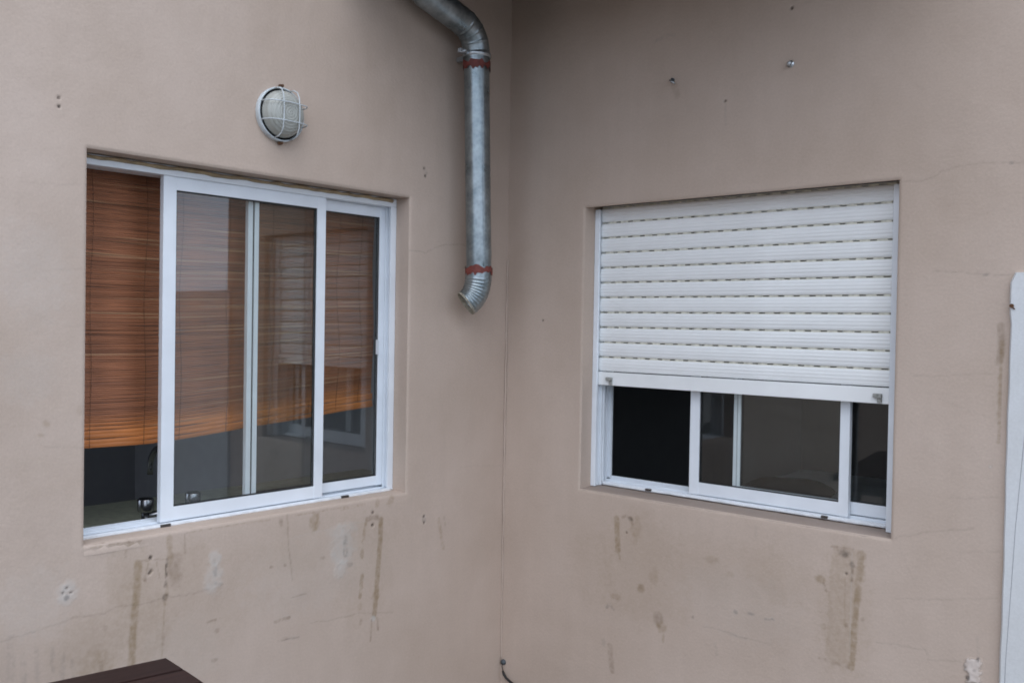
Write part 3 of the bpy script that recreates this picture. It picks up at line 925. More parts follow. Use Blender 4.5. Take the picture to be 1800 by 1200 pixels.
# ---------------------------------------------------------------- rooms behind the windows
def room(name, frame_rot, u0, u1, d0, d1, z1, op, mat, floor=0.004, side=None, side2=None):
    m = MB()
    z0 = floor
    m.quad((u0, d0, z0), (u1, d0, z0), (u1, d1, z0), (u0, d1, z0))
    m.quad((u0, d0, z1), (u0, d1, z1), (u1, d1, z1), (u1, d0, z1))
    m.quad((u0, d1, z0), (u1, d1, z0), (u1, d1, z1), (u0, d1, z1))
    if side is None:
        m.quad((u0, d0, z0), (u0, d1, z0), (u0, d1, z1), (u0, d0, z1))
    else:                                   # unseen opening added in the side wall for fill daylight
        p, q, h = side
        m.quad((u0, d0, z0), (u0, p, z0), (u0, p, z1), (u0, d0, z1))
        m.quad((u0, q, z0), (u0, d1, z0), (u0, d1, z1), (u0, q, z1))
        m.quad((u0, p, h), (u0, q, h), (u0, q, z1), (u0, p, z1))
    if side2 is None:
        m.quad((u1, d0, z0), (u1, d0, z1), (u1, d1, z1), (u1, d1, z0))
    else:  # second unseen opening, added so daylight brightens the room from this side
        p, q, h = side2
        m.quad((u1, d0, z0), (u1, d0, z1), (u1, p, z1), (u1, p, z0))
        m.quad((u1, q, z0), (u1, q, z1), (u1, d1, z1), (u1, d1, z0))
        m.quad((u1, p, h), (u1, p, z1), (u1, q, z1), (u1, q, h))
    a, b, c, d = op
    m.quad((u0, d0, z0), (u0, d0, z1), (a, d0, z1), (a, d0, z0))
    m.quad((b, d0, z0), (b, d0, z1), (u1, d0, z1), (u1, d0, z0))
    m.quad((a, d0, z0), (a, d0, c), (b, d0, c), (b, d0, z0))
    m.quad((a, d0, d), (a, d0, z1), (b, d0, z1), (b, d0, d))
    o = m.build(name, mat, recalc=False)
    o.rotation_euler = (0, 0, frame_rot)
    tag(o, kind='structure')

room('kitchen_interior', LROT, -3.4, -0.02, 0.159, 3.2, 2.6, LW, M['room'], side=(0.9, 2.5, 2.2))
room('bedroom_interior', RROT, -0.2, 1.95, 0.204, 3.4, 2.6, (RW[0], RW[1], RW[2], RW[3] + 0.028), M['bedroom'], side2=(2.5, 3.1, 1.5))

# ---------------------------------------------------------------- kitchen things
kc = thing('kitchen_counter', 'green grey stone counter seen through the open left window', 'counter', (-1.6, 0.5, 0.0), LROT)
m = MB(kc.base); m.box((-3.2, 0.245, 0.825), (-0.1, 0.80, 0.862), 0.004); m.build('worktop', M['counter'], kc.root)
m = MB(kc.base); m.box((-3.19, 0.25, 0.06), (-0.11, 0.77, 0.824), 0.003); m.build('cabinet', M['cabinet'], kc.root)
tp = thing('bridge_tap', 'chrome two handled kitchen tap on the counter behind the window', 'tap', (-1.33, 0.33, 0.862), LROT)
m = MB(tp.base)
m.tube([(-1.412, 0.33, 0.898), (-1.242, 0.33, 0.898)], 0.011, 14)
for x in (-1.412, -1.242):
    m.lathe([(0.026, 0), (0.026, 0.006), (0.014, 0.012), (0.013, 0.05), (0, 0.05)], (x, 0.33, 0.863), 'z', 20)
m.build('body', M['chrome'], tp.root)
for x in (-1.412, -1.242):
    m = MB(tp.base)
    m.lathe([(0.010, 0.045), (0.024, 0.050), (0.026, 0.056), (0.026, 0.088), (0.023, 0.093), (0.0, 0.094)], (x, 0.33, 0.863), 'z', 20)
    m.build('handle', M['chrome'], tp.root)
m = MB(tp.base)
pts = [(-1.327, 0.33, 0.9), (-1.327, 0.33, 1.03)] + [(-1.327 + 0.012 * (1 - math.cos(a)) / 2, 0.33 + 0.08 * (1 - math.cos(a)), 1.03 + 0.075 * math.sin(a)) for a in np.linspace(0.15, PI, 14)] + [(-1.315, 0.49, 1.005)]
m.tube(pts, 0.0105, 12)
m.build('gooseneck_spout', M['chrome'], tp.root)
# ---------------------------------------------------------------- room behind the shutter: a dark cushion on a chest under the window
ch = thing('wide_chest', 'pale covered wide chest inside under the shuttered window', 'chest', (1.05, 0.5, 0.0), RROT)
m = MB(ch.base); m.box((0.62, 0.26, 0.03), (1.90, 1.60, 0.80), 0.004); m.build('body', M['cabinet'], ch.root)
m = MB(ch.base); m.box((0.61, 0.255, 0.802), (1.92, 1.62, 0.84), 0.006); m.build('lid', M['pale_cover'], ch.root)
cu = MB()
N = 22
vv = []
for i in range(N + 1):
    row = []
    for j in range(N + 1):
        s = i / N * 2 - 1; t = j / N * 2 - 1
        h = (max(0, 1 - s ** 4) * max(0, 1 - t ** 4)) ** 0.55
        pin = 1 - 0.06 * (1 - s * s) * abs(t) - 0.0
        row.append((s * 0.175 * (1 - 0.07 * (1 - t * t)), t * 0.15 * (1 - 0.07 * (1 - s * s)), h))
    vv.append(row)
for sg in (1, -1):
    ids = [[cu.bm.verts.new((x, y, sg * 0.062 * h + 0.062 + 0.012 * (x / 0.2))) for x, y, h in row] for row in vv]
    for i in range(N):
        for j in range(N):
            f = cu.bm.faces.new((ids[i][j], ids[i + 1][j], ids[i + 1][j + 1], ids[i][j + 1])); f.smooth = True
bmesh.ops.remove_doubles(cu.bm, verts=cu.bm.verts, dist=1e-5)
o = cu.build('cushion', M['cushion'])
o.location = Matrix.Rotation(RROT, 3, 'Z') @ Vector((1.02, 0.47, 0.845))
o.rotation_euler = (0.03, 0, RROT + 0.12)
tag(o, 'dark cushion lying inside behind the right hand window pane', 'cushion')

# ---------------------------------------------------------------- sliding windows
def sash(fr, u0, u1, d0, d1, z0, z1, wl, wr, wt_, wb_, name='sash', handle=None, handle_z=1.46, interlock=False, gmat=None):
    m = MB(fr.base)
    if interlock:                            # meeting stile: two ribs with a dark brush seal between them
        m.box((u0, d0 + 0.004, z0), (u0 + wl * 0.46, d1, z1), 0.0018, 2)
        m.box((u0 + wl * 0.58, d0, z0), (u0 + wl, d1, z1), 0.0018, 2)
        m.box((u0 + wl * 0.40, d0 + 0.012, z0), (u0 + wl * 0.64, d1 - 0.001, z1))
    else:
        m.box((u0, d0, z0), (u0 + wl, d1, z1), 0.0022, 2)
    m.box((u1 - wr, d0, z0), (u1, d1, z1), 0.0022, 2)
    m.box((u0 + wl - 0.001, d0 + 0.0012, z0 + 0.0008), (u1 - wr + 0.001, d1 - 0.0012, z0 + wb_), 0.0018, 2)
    m.box((u0 + wl - 0.001, d0 + 0.0012, z1 - wt_), (u1 - wr + 0.001, d1 - 0.0012, z1 - 0.0008), 0.0018, 2)
    s = m.build(name, M['alu'], fr.root)
    if interlock:
        mm_ = MB(fr.base)
        mm_.box((u0 + wl * 0.465, d0 + 0.005, z0 + 0.002), (u0 + wl * 0.575, d0 + 0.0118, z1 - 0.002))
        mm_.build('brush_seal', M['rubber'], s)
    dm = (d0 + d1) / 2
    a0, a1, b0, b1 = u0 + wl, u1 - wr, z0 + wb_, z1 - wt_
    m = MB(fr.base)
    m.box((a0 - 0.006, dm - 0.002, b0 - 0.006), (a1 + 0.006, dm + 0.002, b1 + 0.006))
    m.build('glass', gmat, s)
    m = MB(fr.base)
    g_ = 0.0032
    for dd in (dm - 0.0062, dm + 0.0025):
        m.box((a0 + 0.0002, dd, b0 + 0.0002), (a0 + g_, dd + 0.0037, b1 - 0.0002))
        m.box((a1 - g_, dd, b0 + 0.0002), (a1 - 0.0002, dd + 0.0037, b1 - 0.0002))
        m.box((a0 + g_, dd, b0 + 0.0002), (a1 - g_, dd + 0.0037, b0 + g_))
        m.box((a0 + g_, dd, b1 - g_), (a1 - g_, dd + 0.0037, b1 - 0.0002))
    m.build('gasket', M['rubber'], s)
    if handle is not None:
        m = MB(fr.base)
        m.box((handle - 0.005, d0 - 0.005, handle_z - 0.028), (handle + 0.005, d0 + 0.002, handle_z + 0.028), 0.002, 2)
        m.build('handle', M['alu_in'], s)
    return s

def drain(fr, u, d, z, parent, w=0.018):
    m = MB(fr.base)
    m.box((u - w, d - 0.0022, z - 0.0042), (u + w, d + 0.012, z + 0.0042), 0.0018, 2)  # solid dark block coloured as the shade inside an open drain hole
    m.build('drain_slot', M['slot_shade'], parent)

lw = thing('sliding_window', 'white two sash sliding window slid half open in front of the bamboo blind', 'window', (-1.157, 0.1, 0.912), LROT)
m = MB(lw.base)
b = lw.base
e0, e1, f0, f1 = LW[0] + 0.001, LW[1] - 0.001, 0.9135, LW[3] - 0.002
m.box((e0, 0.073, f0), (e1, 0.082, 0.9225), 0.0015)               # front lip
m.box((e0, 0.0825, f0 + 0.0005), (e1, 0.150, 0.9165), 0)            # track bed
m.box((e0, 0.107, 0.9168), (e1, 0.110, 0.924), 0.0008)            # rails
m.box((e0, 0.1355, 0.9168), (e1, 0.1385, 0.926), 0.0008)
m.box((e0, 0.147, 0.9168), (e1, 0.155, 0.928), 0.001)
m.box((e0, 0.074, 1.990), (e1, 0.155, f1), 0.0015)                # head
for s_, x in ((1, e0), (-1, e1)):
    for (w, da, db) in ((0.027, 0.0745, 0.082), (0.012, 0.0825, 0.105), (0.024, 0.1055, 0.110), (0.012, 0.1105, 0.135), (0.024, 0.1355, 0.152)):
        xa, xb = sorted((x, x + s_ * w))
        m.box((xa, da, 0.9228), (xb, db, 1.9895), 0.0008)
fr_l = m.build('frame', M['alu'], lw.root)
drain(lw, -1.482, 0.0665, 0.917, fr_l, 0.017)
drain(lw, -0.79, 0.0665, 0.917, fr_l, 0.017)
# lumpy line of old sealant between the frame head and the lintel
m = MB(lw.base)
pts = [(e0 + 0.01 + i * 0.03, 0.0725 - 0.0015 * random.random(), 2.0145 - 0.004 * random.random()) for i in range(40)]
m.tube(pts, [0.0045 + 0.003 * random.random() for _ in pts], 8)
m.build('head_sealant', simple('old_sealant', (0.34, 0.26, 0.16), 0.9, var=0.3, scale=25), fr_l)
sash(lw, -1.490, -0.878, 0.084, 0.106, 0.9235, 1.9985, 0.043, 0.037, 0.049, 0.044, gmat=M['glass_l'])
sash(lw, -1.172, -0.572, 0.1125, 0.1345, 0.931, 1.990, 0.039, 0.032, 0.040, 0.036, handle=-0.612, handle_z=1.458, interlock=True, gmat=M['glass_l'])

rw = thing('sliding_window', 'white sliding window showing below the half lowered roller shutter', 'window', (1.0, 0.13, 0.912), RROT)
m = MB(rw.base)
e0, e1, f0, f1 = RW[0] + 0.001, RW[1] - 0.001, 0.918, RW[3] - 0.002
m.box((e0 + 0.022, 0.116, f0), (e1 - 0.022, 0.124, 0.931), 0.0015)
m.box((e0, 0.1245, f0 + 0.0005), (e1, 0.2, 0.9225))
m.box((e0, 0.149, 0.9228), (e1, 0.152, 0.936), 0.0008)
m.box((e0, 0.177, 0.9228), (e1, 0.18, 0.938), 0.0008)
m.box((e0, 0.190, 0.9228), (e1, 0.198, 0.944), 0.001)
m.box((e0, 0.116, 1.985), (e1, 0.198, f1 + 0.017), 0.0015)
for s_, x in ((1, e0), (-1, e1)):
    for (w, da, db) in ((0.025, 0.116, 0.1235), (0.004, 0.1245, 0.1485), (0.016, 0.149, 0.153), (0.004, 0.1535, 0.1765), (0.018, 0.177, 0.190)):
        xa, xb = sorted((x, x + s_ * w))
        m.box((xa, da, 0.9315), (xb, db, 1.9845), 0.0008)
fr_r = m.build('frame', M['alu'], rw.root)
drain(rw, 0.648, 0.1095, 0.9245, fr_r, 0.013)
drain(rw, 1.345, 0.1095, 0.9245, fr_r, 0.011)
sash(rw, 0.816, 1.418, 0.126, 0.148, 0.932, 1.983, 0.040, 0.033, 0.045, 0.046, gmat=M['glass'])
sash(rw, 0.978, 1.582, 0.1545, 0.1765, 0.938, 1.983, 0.030, 0.04, 0.04, 0.042, interlock=True, gmat=M['glass'])

# hand-run caulk between the frames and their sills
def caulk(fr, parent, u0, u1, d, z, seed):
    xs_ = np.arange(u0, u1, 0.012)
    w = fbm(xs_, xs_ * 0, 9, seed)
    m = MB(fr.base)
    m.tube([(float(x), d - 0.002 * float(q), z + 0.002 * float(q)) for x, q in zip(xs_, w)], [0.002 + 0.006 * float(q) for q in w], 8)
    m.build('caulk', M['caulk'], parent)
caulk(lw, fr_l, LW[0] + 0.006, LW[1] - 0.006, 0.0735, 0.9145, 71)
caulk(rw, fr_r, RW[0] + 0.028, RW[1] - 0.045, 0.1165, 0.9205, 83)

# ---------------------------------------------------------------- roller shutter
rs = thing('roller_shutter', 'white slatted roller shutter half lowered over the right hand window', 'shutter', (1.0, 0.09, 1.32), RROT)
for ua, ub in ((RW[0] + 0.0005, 0.4245), (1.562, RW[1] - 0.0005)):
    m = MB(rs.base)
    m.box((ua, 0.068, 0.9155), (ub, 0.0795, 2.013), 0.0015)
    m.box((ua, 0.0798, 0.9155), (ua + 0.012 if ua < 1 else ub, 0.104, 2.013)) if ua < 1 else m.box((ub - 0.012, 0.0798, 0.9155), (ub, 0.104, 2.013))
    m.box((ua, 0.1043, 0.9155), (ub, 0.1145, 2.013), 0.001)
    m.build('side_guide', M['alu'], rs.root)
PITCH = 0.0590
def slat_mesh(phase):
    m = MB((0, 0, 0))
    prof = [(0.0995, 0.0), (0.0915, 0.0004)]
    nf = 4
    H = 0.0515
    for k in range(nf):
        for t in (0.04, 0.25, 0.5, 0.75, 0.96):
            zz = 0.0012 + (k + t) / nf * (H - 0.0024)
            bow = 0.0040 * (1 - (2 * zz / H - 1) ** 2)
            fl = 0.0011 * (math.sin(PI * t) ** 0.7)
            prof.append((0.0915 - bow - fl, zz))
    prof += [(0.0915, H - 0.0004), (0.0995, H)]
    ua, ub = 0.4185, 1.5695
    A = [m.bm.verts.new((ua, d - 0.09, z)) for d, z in prof]
    B = [m.bm.verts.new((ub, d - 0.09, z)) for d, z in prof]
    for i in range(len(prof) - 1):
        f = m.bm.faces.new((A[i], B[i], B[i + 1], A[i + 1]))
    m.bm.faces.new(A); m.bm.faces.new(B[::-1]); m.bm.faces.new((A[0], A[-1], B[-1], B[0]))
    nbody = len(m.bm.faces)
    # hinge tongue with its row of light slots
    p, L_ = 0.056, 0.023
    x = ua - phase * p
    while x < ub:
        a = max(x + L_ / 2, ua); c = min(x + p - L_ / 2, ub)
        if c - a > 0.002:
            m.box((a, 0.0042, H - 0.001), (c, 0.0070, PITCH + 0.001))
        x += p
    m.box((ua, 0.0040, H - 0.0006), (ub, 0.0068, H + 0.0021))
    m.box((ua, 0.0040, PITCH - 0.0019), (ub, 0.0068, PITCH + 0.0008))
    me = m.mesh('slat')
    me.materials.append(M['pvc']); me.materials.append(M['dusty_pvc'])
    for i, pol in enumerate(me.polygons):
        if i >= nbody: pol.material_index = 1
    return me
var = [slat_mesh(ph) for ph in (0.0, 0.37, 0.62, 0.81)]
for k in range(11):
    me = var[(k * 3 + k // 3) % 4]
    o = link('slat', me, M['pvc'], rs.root)
    o.location = Vector((0, 0.09, 1.3740 + k * PITCH)) - rs.base + Vector((0, random.uniform(-0.0006, 0.0006), 0))
    o.rotation_euler = (random.uniform(-0.012, 0.012), 0, random.uniform(-0.0006, 0.0006))
m = MB(rs.base)
m.box((0.4185, 0.083, 1.3190), (1.5695, 0.0985, 1.3705), 0.0022, 2)
bar = m.build('bottom_bar', M['pvc'], rs.root)
for x in (0.478, 1.524):
    m = MB(rs.base)
    m.box((x - 0.014, 0.0700, 1.3375), (x + 0.014, 0.0828, 1.3515), 0.0035, 2)
    m.box((x - 0.001, 0.0745, 1.322), (x + 0.013, 0.0828, 1.337), 0.003, 2)
    m.build('rubber_stop', simple('grey_stop', (0.30, 0.30, 0.28), 0.7, var=0.35, scale=120), rs.root)

# ---------------------------------------------------------------- bamboo blind behind the left window
bb = thing('bamboo_blind', 'brown bamboo roll up blind hanging inside the kitchen window', 'blind', (-1.15, 0.2, 1.16), LROT)
BU0, BU1 = -1.752, -0.560
def bot(x):
    t = (x - BU0) / (BU1 - BU0)
    return 1.158 + 0.060 * np.clip((t - 0.22) / 0.78, 0, 1) ** 1.05 - 0.004 * np.sin(t * 5)
nr = 138
verts, faces, tint = [], [], []
nx = 31
xs = np.linspace(BU0, BU1, nx)
TOP = 2.008
base_c = np.array((0.275, 0.106, 0.049))
for i in range(nr):
    tt = (i + 0.5) / nr
    c = base_c * (0.86 + 0.26 * random.random())
    pale = random.random() < 0.24; px, pw = random.uniform(BU0, BU1), random.uniform(0.06, 0.3)
    if random.random() < 0.10: c = c * 0.78
    hb = max(0.0, (tt - 0.94) / 0.06)
    c = c * (1 - hb) + np.array((0.52, 0.185, 0.055)) * hb * random.uniform(0.8, 1.05)
    hw = 0.5 * (TOP - 1.225) / nr * random.uniform(1.0, 1.12)
    jit = random.uniform(-0.0005, 0.0005)
    sl = random.uniform(-0.0010, 0.0010)
    ph = random.uniform(0, 6)
    st = len(verts)
    dj = random.uniform(-0.0004, 0.0004)
    for j, x in enumerate(xs):
        zb = bot(x) + 0.055
        zc = TOP - (TOP - zb) * tt + jit + sl * (j / nx - 0.5) * 2 + 0.0006 * math.sin(j * 0.9 + ph)
        dd = 0.200 + 0.006 * math.sin(tt * 9 + x * 2.5) + dj
        verts += [(x, dd - 0.0011, zc), (x, dd, zc + hw), (x, dd + 0.0011, zc), (x, dd, zc - hw)]
        cc = c * random.uniform(0.90, 1.10) * (1 + 0.10 * math.sin(x * 23 + 1.0) + 0.07 * math.sin(x * 51))
        if pale:
            g_ = math.exp(-((x - px) / pw) ** 2) * 0.75
            cc = cc * (1 - g_) + np.array((0.44, 0.25, 0.135)) * g_
        tint += [cc] * 4
    for j in range(nx - 1):
        a = st + j * 4
        for k in range(4):
            faces.append((a + k, a + (k + 1) % 4, a + 4 + (k + 1) % 4, a + 4 + k))
me = bpy.data.meshes.new('reeds')
me.from_pydata([tuple(Vector(v) - bb.base) for v in verts], [], faces)
set_tint(me, np.array(tint))
o = link('reeds', me, M['reed'], bb.root)
tag(o, kind='stuff')
# hem: four broad slats at the bottom
for k in range(4):
    v2, f2, t2 = [], [], []
    c = np.array((0.54, 0.19, 0.055)) * (0.85, 1.0, 0.92, 1.06)[k]
    for j, x in enumerate(xs):
        z0_ = bot(x) + k * 0.0137 + 0.0004 + 0.0012 * math.sin(j * 0.5 + k * 3); z1_ = z0_ + 0.0136
        dd = 0.195 + 0.0012 * math.sin(j * 0.8 + k * 2) + 0.001 * k
        v2 += [(x, dd - 0.0014, (z0_ + z1_) / 2), (x, dd, z1_), (x, dd + 0.0014, (z0_ + z1_) / 2), (x, dd, z0_)]
        t2 += [c * random.uniform(0.9, 1.1)] * 4
    for j in range(nx - 1):
        a = j * 4
        for q in range(4):
            f2.append((a + q, a + (q + 1) % 4, a + 4 + (q + 1) % 4, a + 4 + q))
    f2 += [(0, 3, 2, 1), tuple((nx - 1) * 4 + q for q in range(4))]
    me = bpy.data.meshes.new('hem_slat')
    me.from_pydata([tuple(Vector(v) - bb.base) for v in v2], [], f2)
    set_tint(me, np.array(t2))
    link('hem_slat', me, M['reed'], bb.root)
for x in (-1.66, -1.49, -1.37, -1.20, -1.03, -0.86, -0.735, -0.63):
    m = MB(bb.base)
    zb = float(bot(x))
    pts = [(x + 0.004 * math.sin(i * 0.8) , 0.1915 + 0.006 * math.sin((TOP - zb) and ((i / 14) * 9 + x * 2.5)), TOP - (TOP - zb) * i / 14) for i in range(15)]
    m.tube(pts, 0.0007, 6)
    m.build('cord', M['cord'], bb.root)
m = MB(bb.base)
m.box((BU0, 0.19, 2.0085), (BU1, 0.225, 2.0215), 0.002)
m.build('head_rail', M['cabinet'], bb.root)

# ---------------------------------------------------------------- galvanised pipe in the corner
pp = thing('stove_pipe', 'galvanised steel flue pipe running down beside the wall corner', 'pipe', (-0.29, -0.10, 1.62), LROT)
PR = 0.049
def axis_x(z): return -0.279 - (z - 1.760) * 0.0393
m = MB(pp.base)
zz = np.linspace(1.742, 2.600, 30)
m.tube([(axis_x(z), -0.10, z) for z in zz], [PR + (0.0012 if (i in (3, 27)) else 0) for i in range(30)], 40, caps=False)
m.build('straight_pipe', M['galv'], pp.root)
m = MB(pp.base)
zs2 = np.linspace(1.77, 2.55, 40)
# standing seam down the pipe
m.tube([(axis_x(z) - 0.020, -0.10 - 0.0448, z) for z in zs2], 0.0022, 6)
m.build('seam', M['galv'], pp.root)
def bez(p0, p1, p2, p3, n):
    return [tuple((1 - t) ** 3 * a + 3 * (1 - t) ** 2 * t * b_ + 3 * (1 - t) * t * t * c + t ** 3 * d for a, b_, c, d in zip(p0, p1, p2, p3)) for t in np.linspace(0, 1, n)]
# lower elbow, crimped, turning down and in towards the wall
pl = bez((axis_x(1.775), -0.10, 1.775), (axis_x(1.71), -0.10, 1.705), (-0.284, -0.094, 1.660), (-0.318, -0.072, 1.632), 61)
rad = []
for i in range(61):
    r = PR + 0.0025
    if i > 14: r += 0.0010 * (1 if (i % 5) in (0, 1) else -0.4)
    rad.append(r)
m = MB(pp.base)
m.tube(pl, rad, 40, caps=False)
m.build('lower_elbow', M['galv'], pp.root)
m = MB(pp.base)
t_ = (Vector(pl[-1]) - Vector(pl[-4])).normalized()
pe = Vector(pl[-1]) - m.b
ax_ = t_.cross(Vector((0, 0, 1))).normalized(); ay_ = t_.cross(ax_)
rings = []
for off, r in ((-0.005, PR + 0.0005), (-0.004, PR + 0.0026), (0.003, PR + 0.0026), (0.004, PR + 0.002), (0.004, PR + 0.0002), (-0.012, PR + 0.0002)):
    rings.append([m.bm.verts.new(pe + t_ * off + r * (math.cos(q * PI / 20) * ax_ + math.sin(q * PI / 20) * ay_)) for q in range(40)])
for ra, rb in zip(rings[:-1], rings[1:]):
    for q in range(40):
        f = m.bm.faces.new((ra[q], ra[(q + 1) % 40], rb[(q + 1) % 40], rb[q])); f.smooth = True
m.build('end_rim', simple('rim_cream', (0.36, 0.32, 0.25), 0.7, var=0.35, scale=70), pp.root)
# upper elbow in gores, then up through the eave out of view
pu = bez((axis_x(2.575), -0.10, 2.575), (axis_x(2.65), -0.10, 2.655), (-0.345, -0.10, 2.685), (-0.405, -0.10, 2.704), 46)
pu += [(-0.405 - k * 0.0453, -0.10, 2.704 + k * 0.0118) for k in range(1, 5)]
pu += [(-0.625, -0.10, 2.775), (-0.655, -0.10, 2.81), (-0.665, -0.10, 2.86), (-0.665, -0.10, 2.96)]
rad = [PR + 0.003 + (0.0016 if i in (4, 14, 15, 26, 27, 38, 39) else 0) for i in range(len(pu))]
m = MB(pp.base)
m.tube(pu, rad, 40, caps=False)
m.build('upper_elbow', M['galv'], pp.root)
# jagged red bands of sealant at the joints
for z0_, hh, sd in ((2.548, 0.014, 3), (1.762, 0.013, 8)):
    m = MB(pp.base)
    n = 72
    ra, rb = [], []
    for k in range(n):
        a = k * 2 * PI / n
        up = hh * (0.15 + 1.5 * float(vnoise(np.array([k * 0.42]), np.array([0.5]), 1, sd)[0])) ; dn = hh * (0.0 + 1.9 * float(vnoise(np.array([k * 0.5]), np.array([7.5]), 1, sd + 1)[0]))
        for arr, zq in ((ra, z0_ + up), (rb, z0_ - dn)):
            arr.append(m.bm.verts.new(Vector((axis_x(zq) + (PR + 0.0048) * math.cos(a), -0.10 + (PR + 0.0048) * math.sin(a), zq)) - m.b))
    for k in range(n):
        f = m.bm.faces.new((ra[k], rb[k], rb[(k + 1) % n], ra[(k + 1) % n])); f.smooth = True
    m.build('sealant_band', M['red'], pp.root)
# clamp with a bolted lug and wall strap
m = MB(pp.base)
zc = 2.588
m.lathe([(PR + 0.0042, 0), (PR + 0.0062, 0.001), (PR + 0.0062, 0.017), (PR + 0.0042, 0.018)], (axis_x(zc), -0.10, zc - 0.009), 'z', 40)
m.box((axis_x(zc) - 0.096, -0.108, zc - 0.008), (axis_x(zc) - PR - 0.003, -0.101, zc + 0.008), 0.001)
m.box((axis_x(zc) - 0.096, -0.099, zc - 0.008), (axis_x(zc) - PR - 0.003, -0.092, zc + 0.008), 0.001)
m.tube([(axis_x(zc) - 0.078, -0.120, zc), (axis_x(zc) - 0.078, -0.082, zc)], 0.004, 8)
m.box((axis_x(zc) - 0.008, -0.048, zc - 0.009), (axis_x(zc) + 0.008, 0.004, zc + 0.009))
m.build('clamp', M['steel'], pp.root)

# ---------------------------------------------------------------- bulkhead lamp
LC = Vector((-1.138, 0, 2.2245))
lp = thing('wall_lamp', 'round caged bulkhead lamp on the wall above the left window', 'lamp', (LC.x, 0, LC.z), LROT)
m = MB(lp.base)
m.lathe([(0.0875, -0.004), (0.0885, 0.004), (0.0885, 0.017), (0.0865, 0.0195), (0.0835, 0.0195), (0.0825, 0.017), (0.0825, 0.004)], LC, '-d', 56)
m.build('base_ring', M['lampwhite'], lp.root)
m = MB(lp.base)
m.lathe([(0.0825, 0.010), (0.0824, 0.012), (0.0765, 0.0125), (0.0765, 0.020)], LC, '-d', 56)
m.build('gasket', M['rubber'], lp.root)
mg, ntg, bg = new_mat('ribbed_lamp_glass')
bg.inputs['Base Color'].default_value = (0.60, 0.61, 0.56, 1)
bg.inputs['Roughness'].default_value = 0.22
bg.inputs['Transmission Weight'].default_value = 0.35
bg.inputs['IOR'].default_value = 1.45
tcg = ntg.nodes.new('ShaderNodeTexCoord'); wv = ntg.nodes.new('ShaderNodeTexWave'); bpg = ntg.nodes.new('ShaderNodeBump')
wv.wave_type = 'RINGS'; wv.rings_direction = 'Y'; wv.inputs['Scale'].default_value = 34
bpg.inputs['Strength'].default_value = 0.5; bpg.inputs['Distance'].default_value = 0.002
ntg.links.new(tcg.outputs['Object'], wv.inputs['Vector']); ntg.links.new(wv.outputs['Fac'], bpg.inputs['Height']); ntg.links.new(bpg.outputs['Normal'], bg.inputs['Normal'])
m = MB(lp.base)
m.lathe([(0.0765, 0.010)] + [(0.0765 * math.cos(a) ** 0.60, 0.014 + 0.054 * math.sin(a)) for a in np.linspace(0.0, PI / 2 - 0.04, 18)] + [(0.0, 0.0682)], LC, '-d', 56)
m.build('glass_dome', mg, lp.root)
cg = MB(lp.base)
def cage(horizontal, off):
    pts = []
    half = math.sqrt(0.0855 ** 2 - off ** 2)
    prof = [(-half, 0.022), (-half * 0.98, 0.042), (-half * 0.87, 0.060), (-half * 0.64, 0.070), (-half * 0.3, 0.0735), (0, 0.074), (half * 0.3, 0.0735), (half * 0.64, 0.070), (half * 0.87, 0.060), (half * 0.98, 0.042), (half, 0.019)]
    for a, h in prof:
        pts.append((LC.x + (a if horizontal else off), -h, LC.z + (off if horizontal else a)))
    m = MB(lp.base)
    m.tube(pts, 0.0020, 10)
    m.build('cage_wire', M['lampwhite'], lp.root)
for q in (-0.030, 0.030):
    cage(True, q)
    cage(False, q)
for sg in (1, -1):
    m = MB(lp.base)
    m.box((LC.x - 0.006, -0.017, LC.z + sg * 0.092 - 0.006), (LC.x + 0.006, -0.003, LC.z + sg * 0.092 + 0.006), 0.003, 2)
    m.tube([(LC.x, -0.016, LC.z + sg * 0.093), (LC.x, -0.022, LC.z + sg * 0.093)], 0.0045, 10)
    m.build('screw_lug', M['rust'], lp.root)

# ---------------------------------------------------------------- hooks, plug and cable
hk = thing('wall_hook', 'small bent wire hook on the shaded wall above the shutter', 'hook', (0.796, 0, 2.435), RROT)
m = MB(hk.base)
m.tube([(0.788, 0.004, 2.447), (0.788, -0.012, 2.447), (0.792, -0.022, 2.443), (0.798, -0.026, 2.436), (0.806, -0.024, 2.434), (0.811, -0.018, 2.428)], 0.0032, 8)
m.build('bent_wire', M['steel'], hk.root)
m = MB(hk.base)
m.lathe([(0.0, 0.006), (0.007, 0.006), (0.009, 0.003), (0.009, -0.004)], (0.788, 0, 2.447), '-d', 14)
m.build('wall_plug', M['plug'], hk.root)
bt = thing('wall_bolt', 'small zinc bolt head on the wall right of the bent hook', 'bolt', (1.242, 0, 2.428), RROT)
m = MB(bt.base)
m.lathe([(0.012, -0.003), (0.012, 0.003), (0.004, 0.0032), (0.004, 0.020), (0.0, 0.020)], (1.242, 0, 2.428), '-d', 18)
m.build('shank', M['steel'], bt.root)
m = MB(bt.base)
m.lathe([(0.0075, 0.006), (0.0075, 0.014), (0.0, 0.014)], (1.242, 0, 2.428), '-d', 6, smooth=False)
m.build('hex_head', M['steel'], bt.root)
pg = thing('cable_outlet', 'dark grey cable plug at the foot of the wall corner', 'plug', (0.016, 0, 0.128), RROT)
m = MB(pg.base)
m.lathe([(0.012, -0.004), (0.012, 0.004), (0.009, 0.012), (0.0, 0.013)], (0.018, 0, 0.128), '-d', 18)
m.build('grommet', M['plug'], pg.root)
cb = thing('black_cable', 'thin black cable drooping from the plug in the corner', 'cable', (0.03, -0.01, 0.0), RROT)
m = MB(cb.base)
m.tube([(0.018, -0.011, 0.126), (0.020, -0.014, 0.112), (0.022, -0.012, 0.100), (0.024, -0.012, 0.090)], 0.0018, 8)
m.build('thin_lead', M['cable'], cb.root)
m = MB(cb.base)
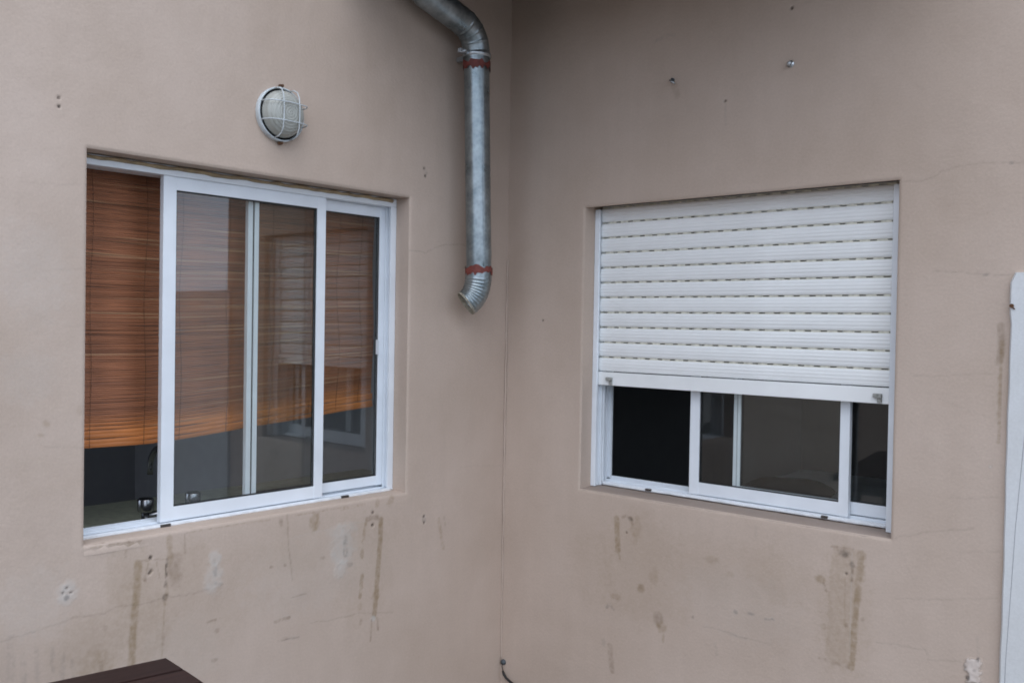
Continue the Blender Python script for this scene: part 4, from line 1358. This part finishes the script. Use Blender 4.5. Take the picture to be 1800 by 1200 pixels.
m.tube([(0.022, -0.012, 0.094), (0.030, -0.013, 0.082), (0.044, -0.014, 0.070), (0.066, -0.014, 0.060), (0.095, -0.014, 0.052), (0.14, -0.016, 0.035), (0.2, -0.025, 0.008), (0.5, -0.06, 0.006)], [0.004, 0.0058, 0.0055, 0.005, 0.005, 0.005, 0.005, 0.005], 10)
m.build('sheath', M['cable'], cb.root)

# ---------------------------------------------------------------- wooden table in the lower left corner
TB = Vector((-1.803, -0.552, 0.75))
ang = math.radians(180 - 9.3)
tb = bpy.data.objects.new('wooden_table', None)
COL.objects.link(tb)
tb.location = (TB.x, TB.y, 0)
tb.rotation_euler = (0, 0, ang)
tag(tb, 'dark brown wooden plank table at the lower left corner', 'table')
# local x runs along the back edge to the left, local y towards the camera
PWID = 0.098
def end_x(y): return 0.004 - 0.02 * math.sin(min(y, 0.75) / 0.75 * PI)
for i in range(7):
    y0, y1 = i * (PWID + 0.003), i * (PWID + 0.003) + PWID
    m = MB()
    n = 8
    top, bt_ = [], []
    ys = np.linspace(y0, y1, n)
    e = [end_x(y) for y in ys]
    far = 1.25
    loop = [(e[k], ys[k]) for k in range(n)] + [(far, y1), (far, y0)]
    vt = [m.bm.verts.new((x, y, 0.75)) for x, y in loop]
    vb = [m.bm.verts.new((x, y, 0.722)) for x, y in loop]
    m.bm.faces.new(vt); m.bm.faces.new(vb[::-1])
    for k in range(len(loop)):
        m.bm.faces.new((vt[k], vb[k], vb[(k + 1) % len(loop)], vt[(k + 1) % len(loop)]))
    bmesh.ops.recalc_face_normals(m.bm, faces=m.bm.faces)
    es = [ed for ed in m.bm.edges if all(abs(v.co.z - 0.75) < 1e-6 for v in ed.verts)]
    bmesh.ops.bevel(m.bm, geom=es, offset=0.004, segments=2, affect='EDGES')
    me = m.mesh('plank')
    c = np.array((0.026, 0.0115, 0.0095)) * random.uniform(0.75, 1.3)
    set_tint(me, np.tile(c, (len(me.vertices), 1)))
    link('plank', me, M['wood'], tb)
def wood_part(name, lo, hi):
    m = MB(); m.box(lo, hi, 0.004, 2)
    me = m.mesh(name)
    set_tint(me, np.tile(np.array((0.03, 0.016, 0.012)), (len(me.vertices), 1)))
    link(name, me, M['wood'], tb)
for (x, y) in ((0.10, 0.06), (1.12, 0.06), (0.10, 0.59), (1.12, 0.59)):
    wood_part('leg', (x, y, 0.0), (x + 0.06, y + 0.06, 0.64))
wood_part('apron', (0.08, 0.04, 0.6405), (1.20, 0.07, 0.7215))
wood_part('apron', (0.08, 0.63, 0.6405), (1.20, 0.66, 0.7215))
wood_part('apron', (0.08, 0.0705, 0.6405), (0.11, 0.6295, 0.7215))
wood_part('apron', (1.17, 0.0705, 0.6405), (1.20, 0.6295, 0.7215))
